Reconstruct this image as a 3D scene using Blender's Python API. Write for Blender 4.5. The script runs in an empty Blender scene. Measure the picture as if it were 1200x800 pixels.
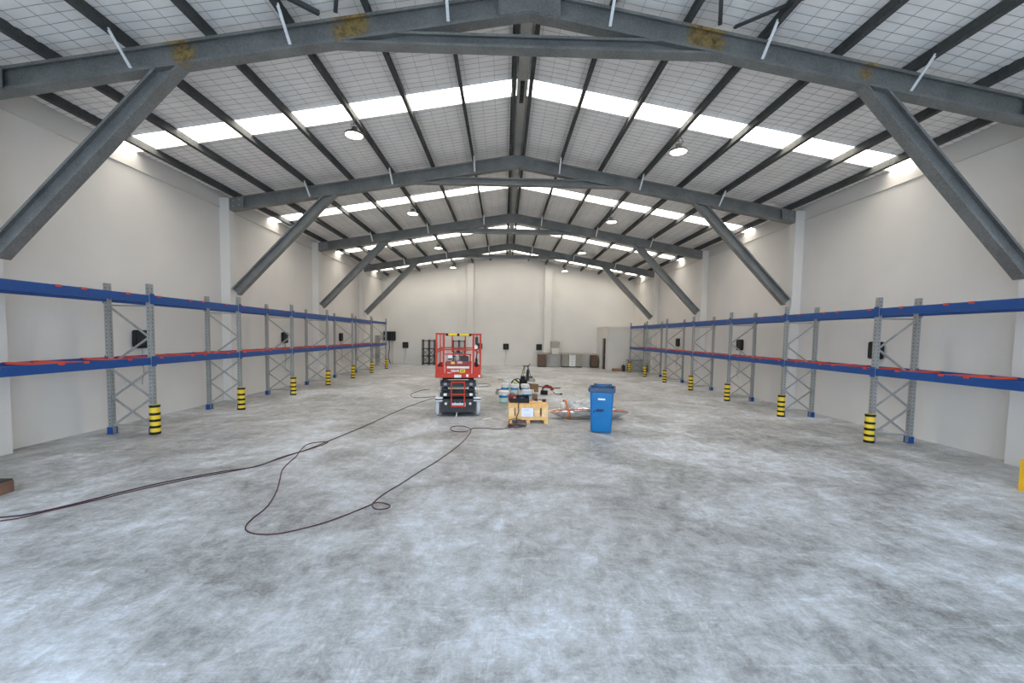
import bpy, bmesh, math, random
from mathutils import Vector, Matrix
random.seed(7)
S = bpy.context.scene
COL = S.collection
PI = math.pi

# ------------------------------------------------------------------ camera
cd = bpy.data.cameras.new('camera')
cam = bpy.data.objects.new('camera', cd)
COL.objects.link(cam)
cd.sensor_width = 36.0
cd.lens = 490.0 * 36.0 / 1200.0
cd.shift_y = 20.93 / 1200.0
cd.clip_start = 0.05
cr, cu, cb = (0.99966, -0.02016, 0.01647), (-0.0153, 0.0569, 0.99826), (-0.02106, -0.99818, 0.05657)
cam.matrix_world = Matrix(((cr[0], cu[0], cb[0], -0.329), (cr[1], cu[1], cb[1], 0.0), (cr[2], cu[2], cb[2], 2.1), (0, 0, 0, 1)))
S.camera = cam

# ------------------------------------------------------------------ sky and light
W = bpy.data.worlds.new('overcast_sky')
S.world = W
W.use_nodes = True
bg = W.node_tree.nodes['Background']
bg.inputs[0].default_value = (0.66, 0.81, 1.0, 1)
bg.inputs[1].default_value = 6.3
SKYLIGHT_STRENGTH = 6.5
LAMP_STRENGTH = 18.0
# the open roller door behind the camera lets the daylight in
pl = bpy.data.lights.new('door_portal', 'AREA')
pl.shape = 'RECTANGLE'; pl.size = 16.6; pl.size_y = 5.2
pl.cycles.is_portal = True
po = bpy.data.objects.new('door_portal', pl); COL.objects.link(po)
po.location = (0, -3.05, 2.65); po.rotation_euler = (PI / 2, 0, 0)

S.view_settings.view_transform = 'Standard'
S.view_settings.look = 'None'
S.view_settings.gamma = 1.0
S.view_settings.use_curve_mapping = False
S.view_settings.exposure = 0.26
S.cycles.use_denoising = True
S.cycles.max_bounces = 10
S.cycles.diffuse_bounces = 6
S.cycles.sample_clamp_indirect = 8.0

# ------------------------------------------------------------------ materials
MATS = {}
def nmat(name):
    m = bpy.data.materials.new(name); m.use_nodes = True
    nt = m.node_tree
    return m, nt, nt.nodes['Principled BSDF']
def N(nt, typ, **kw):
    n = nt.nodes.new(typ)
    for k, v in kw.items(): setattr(n, k, v)
    return n
def mat(name, col, rough=0.6, metal=0.0, var=0.12, scale=6.0, bump=0.0, bscale=40.0, emit=0.0, spec=0.5, detail=4.0):
    """plain procedural material: base colour mottled by noise, optional fine relief"""
    if name in MATS: return MATS[name]
    m, nt, b = nmat(name)
    tc = N(nt, 'ShaderNodeTexCoord')
    nz = N(nt, 'ShaderNodeTexNoise'); nz.inputs['Scale'].default_value = scale; nz.inputs['Detail'].default_value = detail
    nt.links.new(tc.outputs['Object'], nz.inputs['Vector'])
    rp = N(nt, 'ShaderNodeValToRGB')
    rp.color_ramp.elements[0].position = 0.3; rp.color_ramp.elements[1].position = 0.7
    rp.color_ramp.elements[0].color = tuple(c * (1 - var) for c in col) + (1,)
    rp.color_ramp.elements[1].color = tuple(min(1, c * (1 + var)) for c in col) + (1,)
    nt.links.new(nz.outputs['Fac'], rp.inputs['Fac'])
    nt.links.new(rp.outputs['Color'], b.inputs['Base Color'])
    b.inputs['Roughness'].default_value = rough
    b.inputs['Metallic'].default_value = metal
    b.inputs['Specular IOR Level'].default_value = spec
    if bump:
        n2 = N(nt, 'ShaderNodeTexNoise'); n2.inputs['Scale'].default_value = bscale; n2.inputs['Detail'].default_value = 5
        nt.links.new(tc.outputs['Object'], n2.inputs['Vector'])
        bp = N(nt, 'ShaderNodeBump'); bp.inputs['Strength'].default_value = bump; bp.inputs['Distance'].default_value = 0.02
        nt.links.new(n2.outputs['Fac'], bp.inputs['Height']); nt.links.new(bp.outputs['Normal'], b.inputs['Normal'])
    if emit:
        b.inputs['Emission Color'].default_value = col + (1,)
        b.inputs['Emission Strength'].default_value = emit
    MATS[name] = m
    return m

def concrete_floor():
    m, nt, b = nmat('concrete_floor')
    L = nt.links.new
    tc = N(nt, 'ShaderNodeTexCoord')
    def noise(scale, det, rough=0.6, dist=0.0, sc=(1, 1, 1), rot=0.0):
        mp = N(nt, 'ShaderNodeMapping'); mp.inputs['Scale'].default_value = sc; mp.inputs['Rotation'].default_value = (0, 0, rot)
        L(tc.outputs['Object'], mp.inputs['Vector'])
        n = N(nt, 'ShaderNodeTexNoise'); n.inputs['Scale'].default_value = scale; n.inputs['Detail'].default_value = det
        n.inputs['Roughness'].default_value = rough; n.inputs['Distortion'].default_value = dist
        L(mp.outputs['Vector'], n.inputs['Vector'])
        return n.outputs['Fac']
    def ramp(f, p0, p1, v0=0.0, v1=1.0):
        r = N(nt, 'ShaderNodeMapRange'); r.inputs[1].default_value = p0; r.inputs[2].default_value = p1
        r.inputs[3].default_value = v0; r.inputs[4].default_value = v1
        r.interpolation_type = 'SMOOTHSTEP'
        L(f, r.inputs[0]); return r.outputs[0]
    def op(o, a, c):
        n = N(nt, 'ShaderNodeMath', operation=o)
        for i, v in enumerate((a, c)):
            if isinstance(v, (int, float)): n.inputs[i].default_value = v
            else: L(v, n.inputs[i])
        return n.outputs[0]
    big = ramp(noise(0.42, 6, 0.62, 0.8), 0.34, 0.68)
    mid = ramp(noise(1.5, 10, 0.74, 0.9), 0.36, 0.66)
    st1 = ramp(noise(1.6, 9, 0.78, 1.0, (0.7, 1.9, 1), 0.35), 0.36, 0.68)
    st2 = ramp(noise(1.2, 9, 0.78, 2.2, (1.9, 0.6, 1), -0.5), 0.40, 0.68)
    fine = ramp(noise(34, 8, 0.85), 0.30, 0.70)
    blot = ramp(noise(6.5, 11, 0.80, 0.5), 0.38, 0.62)
    scr = ramp(noise(5, 10, 0.88, 3.0, (0.35, 2.4, 1), 0.9), 0.54, 0.68)
    # thin pale scratches: narrow bands of stretched noise
    def scratch(scale, sc, rot, w):
        d = op('ABSOLUTE', op('SUBTRACT', noise(scale, 2, 0.5, 1.5, sc, rot), 0.5), 0)
        return ramp(d, w * 0.3, w, 1, 0)
    lines = op('MAXIMUM', scratch(0.9, (0.12, 2.2, 1), 0.5, 0.006), op('MAXIMUM', scratch(1.1, (0.10, 2.0, 1), -0.35, 0.005), scratch(1.0, (2.4, 0.12, 1), 0.15, 0.006)))
    lines = op('MULTIPLY', lines, blot)
    # two dark tyre tracks running up the bay
    sx = N(nt, 'ShaderNodeSeparateXYZ'); L(tc.outputs['Object'], sx.inputs[0])
    X, Y = sx.outputs[0], sx.outputs[1]
    def track(x0, y0, k, w):
        d = op('ABSOLUTE', op('SUBTRACT', op('SUBTRACT', X, x0), op('MULTIPLY', op('SUBTRACT', Y, y0), k)), 0)
        a = ramp(d, w * 0.55, w, 1, 0)
        return op('MULTIPLY', a, op('MULTIPLY', ramp(Y, 4.2, 5.4), ramp(Y, 7.3, 8.2, 1, 0)))
    trk = op('ADD', track(4.93, 7.6, 0.50, 0.16), op('ADD', track(3.28, 8.1, 0.50, 0.16), track(2.3, 7.8, 0.32, 0.16)))
    v = op('ADD', op('MULTIPLY', big, 0.36), op('MULTIPLY', mid, 0.24))
    v = op('ADD', v, op('MULTIPLY', st1, 0.13))
    v = op('ADD', v, op('MULTIPLY', st2, 0.12))
    v = op('ADD', v, op('MULTIPLY', fine, 0.22))
    v = op('ADD', v, op('MULTIPLY', scr, 0.15))
    v = op('ADD', v, op('MULTIPLY', op('SUBTRACT', blot, 0.5), 0.19))
    v = op('ADD', v, op('MULTIPLY', lines, 0.14))
    v = op('SUBTRACT', v, op('MULTIPLY', trk, op('MULTIPLY', mid, 0.17)))
    cr_ = N(nt, 'ShaderNodeValToRGB')
    e = cr_.color_ramp.elements
    e[0].position = 0.10; e[0].color = (0.17, 0.168, 0.158, 1)
    e[1].position = 0.90; e[1].color = (0.70, 0.735, 0.785, 1)  # pale end tinted blue: cool sky reflection put into the floor colour
    x = e.new(0.5); x.color = (0.44, 0.443, 0.44, 1)
    L(v, cr_.inputs['Fac']); L(cr_.outputs['Color'], b.inputs['Base Color'])
    rr = ramp(v, 0.2, 0.9, 0.42, 0.75); L(rr, b.inputs['Roughness'])
    b.inputs['Specular IOR Level'].default_value = 0.4
    bp = N(nt, 'ShaderNodeBump'); bp.inputs['Strength'].default_value = 0.12; bp.inputs['Distance'].default_value = 0.01
    L(v, bp.inputs['Height']); L(bp.outputs['Normal'], b.inputs['Normal'])
    return m

def galvanised(name, c0, c1, metal=0.30, rough=0.52, rust=(), spec=0.4):
    m, nt, b = nmat(name); L = nt.links.new
    tc = N(nt, 'ShaderNodeTexCoord')
    vo = N(nt, 'ShaderNodeTexVoronoi'); vo.inputs['Scale'].default_value = 45
    L(tc.outputs['Object'], vo.inputs['Vector'])
    nz = N(nt, 'ShaderNodeTexNoise'); nz.inputs['Scale'].default_value = 2.2; nz.inputs['Detail'].default_value = 6
    L(tc.outputs['Object'], nz.inputs['Vector'])
    mx = N(nt, 'ShaderNodeMix', data_type='FLOAT'); mx.inputs[0].default_value = 0.7
    L(vo.outputs['Color'], mx.inputs[2]); L(nz.outputs['Fac'], mx.inputs[3])
    rp = N(nt, 'ShaderNodeValToRGB'); rp.color_ramp.elements[0].position = 0.3; rp.color_ramp.elements[1].position = 0.75
    rp.color_ramp.elements[0].color = c0 + (1,); rp.color_ramp.elements[1].color = c1 + (1,)
    L(mx.outputs[0], rp.inputs['Fac'])
    out = rp.outputs['Color']; mfac = None
    for (px, py, pz, r) in rust:
        vm = N(nt, 'ShaderNodeVectorMath', operation='DISTANCE'); vm.inputs[1].default_value = (px, py, pz)
        L(tc.outputs['Object'], vm.inputs[0])
        n2 = N(nt, 'ShaderNodeTexNoise'); n2.inputs['Scale'].default_value = 9; n2.inputs['Detail'].default_value = 7; n2.inputs['Roughness'].default_value = 0.7
        L(tc.outputs['Object'], n2.inputs['Vector'])
        ad = N(nt, 'ShaderNodeMath', operation='MULTIPLY_ADD'); ad.inputs[1].default_value = -0.9 * r; L(n2.outputs['Fac'], ad.inputs[0]); L(vm.outputs['Value'], ad.inputs[2])
        mr = N(nt, 'ShaderNodeMapRange'); mr.inputs[1].default_value = 0.15 * r; mr.inputs[2].default_value = 0.60 * r; mr.inputs[3].default_value = 0.85; mr.inputs[4].default_value = 0.0
        L(ad.outputs[0], mr.inputs[0])
        rc = N(nt, 'ShaderNodeValToRGB'); rc.color_ramp.elements[0].color = (0.05, 0.022, 0.008, 1); rc.color_ramp.elements[1].color = (0.36, 0.24, 0.07, 1)
        rc.color_ramp.elements[0].position = 0.35; rc.color_ramp.elements[1].position = 0.55
        L(n2.outputs['Fac'], rc.inputs['Fac'])
        mc = N(nt, 'ShaderNodeMix', data_type='RGBA'); L(mr.outputs[0], mc.inputs[0]); L(out, mc.inputs[6]); L(rc.outputs['Color'], mc.inputs[7])
        out = mc.outputs[2]
    L(out, b.inputs['Base Color'])
    b.inputs['Metallic'].default_value = metal; b.inputs['Roughness'].default_value = rough
    b.inputs['Specular IOR Level'].default_value = spec
    return m

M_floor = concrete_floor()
M_wall = mat('white_painted_concrete', (0.66, 0.635, 0.595), 0.75, var=0.03, scale=0.8, bump=0.05, bscale=25)
M_wall2 = mat('partition_paint', (0.60, 0.575, 0.53), 0.7, var=0.02, scale=1.5)
M_galv = galvanised('galvanised_steel', (0.150, 0.153, 0.147), (0.265, 0.268, 0.258))
M_galvL = galvanised('bright_galvanised_steel', (0.66, 0.68, 0.68), (0.82, 0.84, 0.84), 0.25, 0.42)
M_post = galvanised('rack_post_steel', (0.29, 0.295, 0.285), (0.43, 0.435, 0.42), 0.5, 0.45)
M_purlin = galvanised('purlin_steel', (0.055, 0.057, 0.056), (0.10, 0.103, 0.10), 0.0, 0.75, spec=0.15)
M_blanket = mat('insulation_foil', (0.89, 0.87, 0.84), 0.6, var=0.05, scale=3.0, bump=0.25, bscale=14)
M_wire = mat('netting_wire', (0.24, 0.24, 0.24), 0.5, 0.4)
M_deck = mat('roof_sheet', (0.5, 0.5, 0.5), 0.5, 0.3)
M_blue = mat('rack_blue_paint', (0.003, 0.058, 0.235), 0.45, var=0.08)
M_orange = mat('rack_orange_paint', (0.62, 0.055, 0.018), 0.45, var=0.12)
M_yellow = mat('guard_yellow', (0.80, 0.55, 0.02), 0.5, var=0.06)
M_black = mat('black_plastic', (0.008, 0.008, 0.008), 0.5, var=0.2, spec=0.25)
M_rubber = mat('black_rubber', (0.02, 0.02, 0.02), 0.8, var=0.2)
M_white = mat('white_plastic', (0.78, 0.78, 0.76), 0.4, var=0.03)
M_cream = mat('cream_plastic', (0.70, 0.66, 0.58), 0.5, var=0.04)
M_red = mat('lift_red_paint', (0.50, 0.036, 0.015), 0.5, var=0.10, scale=5, spec=0.25)
M_reddark = mat('lift_dark_red_paint', (0.25, 0.012, 0.008), 0.5, var=0.12)
M_charcoal = mat('charcoal_paint', (0.036, 0.037, 0.040), 0.55, var=0.2, spec=0.25)
M_slot = mat('slot_shadow_steel', (0.11, 0.115, 0.12), 0.6)
M_dark = mat('dark_steel', (0.018, 0.018, 0.019), 0.55, 0.0, var=0.25)
M_grey = mat('mid_grey_paint', (0.30, 0.30, 0.30), 0.5, var=0.1)
M_tyre = mat('non_marking_tyre', (0.52, 0.515, 0.50), 0.7, var=0.08)
M_pine = mat('raw_pine', (0.80, 0.46, 0.16), 0.65, var=0.14, scale=9)
M_pine2 = mat('pale_pine', (0.86, 0.56, 0.27), 0.65, var=0.12, scale=9)
M_paper = mat('white_paper', (0.80, 0.80, 0.90), 0.7, var=0.02)
M_binblue = mat('bin_blue_plastic', (0.006, 0.155, 0.385), 0.42, var=0.08, scale=4)
M_bindark = mat('bin_weathered_rim', (0.05, 0.09, 0.16), 0.6, var=0.25, scale=12)
M_bag = mat('black_bin_liner', (0.03, 0.035, 0.04), 0.35, var=0.3, bump=0.5, bscale=20)
M_foil = mat('silver_foil', (0.72, 0.70, 0.69), 0.22, 0.9, var=0.1, scale=5, bump=0.35, bscale=9)
M_bubble = mat('bubble_wrap', (0.58, 0.57, 0.54), 0.3, 0.2, var=0.35, scale=7, bump=0.6, bscale=22)
M_strap = mat('orange_strap', (0.62, 0.17, 0.045), 0.55, var=0.12)
M_card = mat('cardboard', (0.25, 0.145, 0.075), 0.8, var=0.12)
M_walnut = mat('walnut_laminate', (0.115, 0.062, 0.032), 0.5, var=0.25, scale=7)
M_taupe = mat('taupe_laminate', (0.27, 0.245, 0.20), 0.55, var=0.06)
M_top = mat('worktop_laminate', (0.34, 0.29, 0.22), 0.5, var=0.08)
M_tote = mat('grey_tote_plastic', (0.36, 0.34, 0.29), 0.5, var=0.06)
M_cableA = mat('maroon_cable_sheath', (0.065, 0.016, 0.02), 0.5, var=0.2)
M_cableB = mat('dark_cable_sheath', (0.035, 0.02, 0.024), 0.5, var=0.2)
M_lblue = mat('label_blue', (0.02, 0.22, 0.50), 0.5, var=0.15, scale=20)
M_lgreen = mat('label_green', (0.20, 0.50, 0.30), 0.5, var=0.15, scale=20)
M_lmint = mat('label_mint', (0.60, 0.74, 0.68), 0.5, var=0.05, scale=20)
M_lime = mat('lime_cloth', (0.50, 0.56, 0.10), 0.8, var=0.15)
M_navy = mat('navy_fabric', (0.02, 0.03, 0.10), 0.8, var=0.2)
M_pink = mat('pale_pink_plastic', (0.62, 0.30, 0.26), 0.5)
M_clay = mat('brown_block', (0.16, 0.085, 0.055), 0.8, var=0.2)
M_ygd = mat('yellow_steel_guard', (0.78, 0.42, 0.01), 0.45, var=0.06)
M_timber = mat('pale_board', (0.60, 0.52, 0.42), 0.7, var=0.1)
M_ground = mat('outside_concrete', (0.42, 0.42, 0.41), 0.85, var=0.1, scale=1)
M_void = mat('doorway_shade_black', (0.02, 0.02, 0.025), 0.7)  # near-black stands in for the shade inside the partition doorway

def emitter(name, col, strength):
    m, nt, b = nmat(name)
    nz = N(nt, 'ShaderNodeTexNoise'); nz.inputs['Scale'].default_value = 1.5
    mr = N(nt, 'ShaderNodeMapRange'); mr.inputs[3].default_value = strength * 0.92; mr.inputs[4].default_value = strength * 1.08
    nt.links.new(nz.outputs['Fac'], mr.inputs[0]); nt.links.new(mr.outputs[0], b.inputs['Emission Strength'])
    b.inputs['Base Color'].default_value = (0.8, 0.8, 0.8, 1)
    b.inputs['Emission Color'].default_value = col + (1,)
    return m
M_sky = emitter('translucent_skylight_sheet', (1.0, 0.94, 0.85), SKYLIGHT_STRENGTH)
M_lens = emitter('lit_lamp_lens', (1.0, 0.95, 0.72), LAMP_STRENGTH)

# ------------------------------------------------------------------ mesh helpers
class MB:
    def __init__(s): s.v = []; s.f = []; s.mi = []; s.m = 0
    def add(s, vs, fs):
        o = len(s.v); s.v += [tuple(p) for p in vs]
        for q in fs: s.f.append(tuple(i + o for i in q)); s.mi.append(s.m)
        return s
    def box(s, a, b):
        x0, y0, z0 = a; x1, y1, z1 = b
        return s.add([(x0, y0, z0), (x1, y0, z0), (x1, y1, z0), (x0, y1, z0), (x0, y0, z1), (x1, y0, z1), (x1, y1, z1), (x0, y1, z1)],
                     [(0, 3, 2, 1), (4, 5, 6, 7), (0, 1, 5, 4), (1, 2, 6, 5), (2, 3, 7, 6), (3, 0, 4, 7)])
    def cbox(s, c, d):
        return s.box([c[i] - d[i] / 2 for i in range(3)], [c[i] + d[i] / 2 for i in range(3)])
    def rbox(s, a, b, r=0.01, seg=1):
        bm = bmesh.new(); bmesh.ops.create_cube(bm, size=1)
        for v in bm.verts: v.co = Vector([(a[i] + b[i]) / 2 + v.co[i] * (b[i] - a[i]) for i in range(3)])
        bmesh.ops.bevel(bm, geom=bm.edges[:], offset=r, segments=seg, affect='EDGES', profile=0.5)
        return s.bm(bm)
    def bm(s, bm):
        bm.verts.index_update()
        s.add([v.co[:] for v in bm.verts], [[v.index for v in f.verts] for f in bm.faces]); bm.free(); return s
    def bar(s, p, q, w, h, up=(0, 0, 1)):
        """rectangular bar p->q, w sideways, h along up"""
        p = Vector(p); q = Vector(q); d = (q - p).normalized(); up = Vector(up)
        if abs(d.dot(up)) > 0.99: up = Vector((0, 1, 0))
        r = d.cross(up).normalized(); u = r.cross(d)
        c = [r * (sx * w / 2) + u * (sy * h / 2) for sx, sy in ((-1, -1), (1, -1), (1, 1), (-1, 1))]
        return s.add([p + k for k in c] + [q + k for k in c], [(3, 2, 1, 0), (4, 5, 6, 7), (0, 1, 5, 4), (1, 2, 6, 5), (2, 3, 7, 6), (3, 0, 4, 7)])
    def prof(s, p, q, poly, up=(0, 0, 1)):
        """extrude a 2-D polygon (side, up) from p to q"""
        p = Vector(p); q = Vector(q); d = (q - p).normalized(); up = Vector(up)
        if abs(d.dot(up)) > 0.99: up = Vector((0, 1, 0))
        r = d.cross(up).normalized(); u = r.cross(d); n = len(poly)
        c = [r * a + u * b for a, b in poly]
        return s.add([p + k for k in c] + [q + k for k in c],
                     [tuple(range(n - 1, -1, -1)), tuple(range(n, 2 * n))] + [(i, (i + 1) % n, (i + 1) % n + n, i + n) for i in range(n)])
    def tube(s, path, r, n=6, cap=True):
        P = [Vector(p) for p in path]; vs = []; fs = []
        prev = None
        for i, p in enumerate(P):
            d = (P[min(i + 1, len(P) - 1)] - P[max(i - 1, 0)])
            d = d.normalized() if d.length > 1e-9 else Vector((0, 0, 1))
            a = Vector((0, 0, 1)) if abs(d.z) < 0.95 else Vector((1, 0, 0))
            if prev is not None and prev.cross(d).length > 1e-6: a = prev
            u = (a - d * a.dot(d)).normalized(); w = d.cross(u); prev = u
            rr = r[i] if isinstance(r, (list, tuple)) else r
            vs += [p + u * (rr * math.cos(2 * PI * k / n)) + w * (rr * math.sin(2 * PI * k / n)) for k in range(n)]
        for i in range(len(P) - 1):
            for k in range(n):
                fs.append((i * n + k, i * n + (k + 1) % n, (i + 1) * n + (k + 1) % n, (i + 1) * n + k))
        if cap: fs += [tuple(range(n - 1, -1, -1)), tuple(range((len(P) - 1) * n, len(P) * n))]
        return s.add(vs, fs)
    def lathe(s, prof, c=(0, 0, 0), n=20, axis='z'):
        vs = []; fs = []
        for r, z in prof:
            for k in range(n):
                a = 2 * PI * k / n; x, y = r * math.cos(a), r * math.sin(a)
                v = (x, y, z) if axis == 'z' else ((z, x, y) if axis == 'x' else (x, z, y))
                vs.append((v[0] + c[0], v[1] + c[1], v[2] + c[2]))
        for i in range(len(prof) - 1):
            for k in range(n): fs.append((i * n + k, i * n + (k + 1) % n, (i + 1) * n + (k + 1) % n, (i + 1) * n + k))
        if prof[0][0] > 1e-6: fs.append(tuple(range(n - 1, -1, -1)))
        if prof[-1][0] > 1e-6: fs.append(tuple(range((len(prof) - 1) * n, len(prof) * n)))
        return s.add(vs, fs)
    def mesh(s, name, mats, smooth=False):
        me = bpy.data.meshes.new(name); me.from_pydata(s.v, [], s.f)
        mats = mats if isinstance(mats, (list, tuple)) else [mats]
        for m in mats: me.materials.append(m)
        if len(mats) > 1: me.polygons.foreach_set('material_index', s.mi)
        bm = bmesh.new(); bm.from_mesh(me); bmesh.ops.recalc_face_normals(bm, faces=bm.faces); bm.to_mesh(me); bm.free()
        if smooth:
            me.polygons.foreach_set('use_smooth', [True] * len(me.polygons)); me.set_sharp_from_angle(angle=0.6)
        me.update(); return me
    def build(s, name, mats, parent=None, loc=(0, 0, 0), rz=0.0, smooth=False):
        return link(name, s.mesh(name, mats, smooth), parent, loc, rz)

def link(name, me, parent=None, loc=(0, 0, 0), rz=0.0):
    o = bpy.data.objects.new(name, me); COL.objects.link(o)
    o.location = loc; o.rotation_euler = (0, 0, rz)
    if parent: o.parent = parent
    return o
def empty(name, loc=(0, 0, 0), rz=0.0, parent=None):
    o = bpy.data.objects.new(name, None); COL.objects.link(o); o.location = loc; o.rotation_euler = (0, 0, rz); o.empty_display_size = 0.2
    if parent: o.parent = parent
    return o
def tag(o, label, cat, group=None):
    o['label'] = label; o['category'] = cat
    if group: o['group'] = group
    return o
def struct(o): o['kind'] = 'structure'; return o
def copy_tree(o, parent=None):
    c = o.copy(); COL.objects.link(c); c.parent = parent
    for ch in list(o.children): copy_tree(ch, c)
    return c
def text_mesh(txt, size, thick=0.0015, bold=True):
    cu_ = bpy.data.curves.new('lettering', 'FONT'); cu_.body = txt; cu_.size = size; cu_.align_x = 'CENTER'; cu_.align_y = 'CENTER'; cu_.extrude = thick
    if bold: cu_.offset = size * 0.02
    t = bpy.data.objects.new('lettering', cu_); COL.objects.link(t)
    bpy.context.view_layer.update()
    me = bpy.data.meshes.new_from_object(t.evaluated_get(bpy.context.evaluated_depsgraph_get()))
    bpy.data.objects.remove(t); return me
def lettering(txt, size, m, parent, loc, rot=(PI / 2, 0, 0)):
    me = text_mesh(txt, size); me.materials.clear(); me.materials.append(m)
    o = link('lettering', me, parent, loc); o.rotation_euler = rot; return o
def smooth_path(pts, k=6, z=None):
    P = [Vector(p if len(p) == 3 else (p[0], p[1], z)) for p in pts]; out = []
    for i in range(len(P) - 1):
        a = P[max(i - 1, 0)]; b = P[i]; c = P[i + 1]; d = P[min(i + 2, len(P) - 1)]
        for j in range(k):
            t = j / k
            out.append(0.5 * ((2 * b) + (c - a) * t + (2 * a - 5 * b + 4 * c - d) * t * t + (3 * b - a - 3 * c + d) * t ** 3))
    out.append(P[-1]); return out

ORD = ['first', 'second', 'third', 'fourth', 'fifth', 'sixth', 'seventh', 'eighth', 'ninth']
# ------------------------------------------------------------------ building dimensions
HW = 8.75          # half width to the wall face
PF = 8.478         # pilaster face
Y0, Y1 = -3.0, 29.2
FY = [0.94, 6.90, 12.86, 18.81, 24.77]
SL = 0.172
RB0 = 7.12         # rafter underside at the ridge
RD = 0.36          # rafter depth
PD = 0.17          # purlin depth
def z_under(x): return RB0 - SL * abs(x)
def z_top(x): return RB0 + RD - SL * abs(x)
def z_roof(x): return RB0 + RD + PD - SL * abs(x)
SKY = [(fy + 2.40, fy + 3.04) for fy in FY[1:]]
XP = [0.14, 1.26, 2.47, 3.69, 4.91, 6.12, 7.33, 8.28]     # purlin lines

# ------------------------------------------------------------------ setting
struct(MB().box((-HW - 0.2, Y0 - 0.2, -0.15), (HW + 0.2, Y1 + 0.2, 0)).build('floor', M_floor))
struct(MB().box((-40, -60, -0.25), (40, Y0 - 0.2, -0.02)).build('ground', M_ground))
for side, s in (('left', -1), ('right', 1)):
    mb = MB(); a, b = sorted((s * HW, s * (HW + 0.2)))
    mb.box((a, Y0 - 0.2, 0), (b, Y1 + 0.2, z_roof(HW) + 0.1))
    w = struct(mb.build('wall_' + side, M_wall))
    for fy in FY:
        a, b = sorted((s * PF, s * (HW + 0.02)))
        p = MB().rbox((a, fy - 0.15, 0.0), (b, fy + 0.15, z_roof(PF) - 0.17), 0.008).build('pilaster', M_wall, w)
    # capping angle along the wall head
    a, b = sorted((s * (HW - 0.035), s * HW))
    MB().box((a, Y0, z_roof(HW) - 0.42), (b, Y1, z_roof(HW) - 0.40)).build('capping', M_wall2, w)
def gable(name, ya, yb, hole=None):
    xs = sorted({-HW - 0.2, 0.0, HW + 0.2} | ({-hole[0], hole[0]} if hole else set()))
    mb = MB()
    for x0, x1 in zip(xs, xs[1:]):
        zb = hole[1] if hole and abs(x0 + x1) / 2 < hole[0] else 0.0
        mb.prof((0, ya, 0), (0, yb, 0), [(x0, zb), (x1, zb), (x1, z_roof(x1) + 0.1), (x0, z_roof(x0) + 0.1)])
    return struct(mb.build(name, M_wall))
wb = gable('wall_back', Y1, Y1 + 0.2)
for x0, x1 in ((-2.88, -2.44), (2.46, 2.97)):
    MB().rbox((x0, Y1 - 0.24, 0), (x1, Y1 + 0.02, z_roof(max(abs(x0), abs(x1))) - 0.16), 0.006).build('pilaster', M_wall, wb)
MB().box((-HW, Y1 - 0.03, 0), (HW, Y1, 0.05)).build('skirting', M_wall2, wb)
wf = gable('wall_front', Y0 - 0.2, Y0, (8.3, 5.3))
MB().box((-0.25, Y0 - 0.2, 0), (0.25, Y0, 5.3)).build('pilaster', M_wall, wf)

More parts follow.
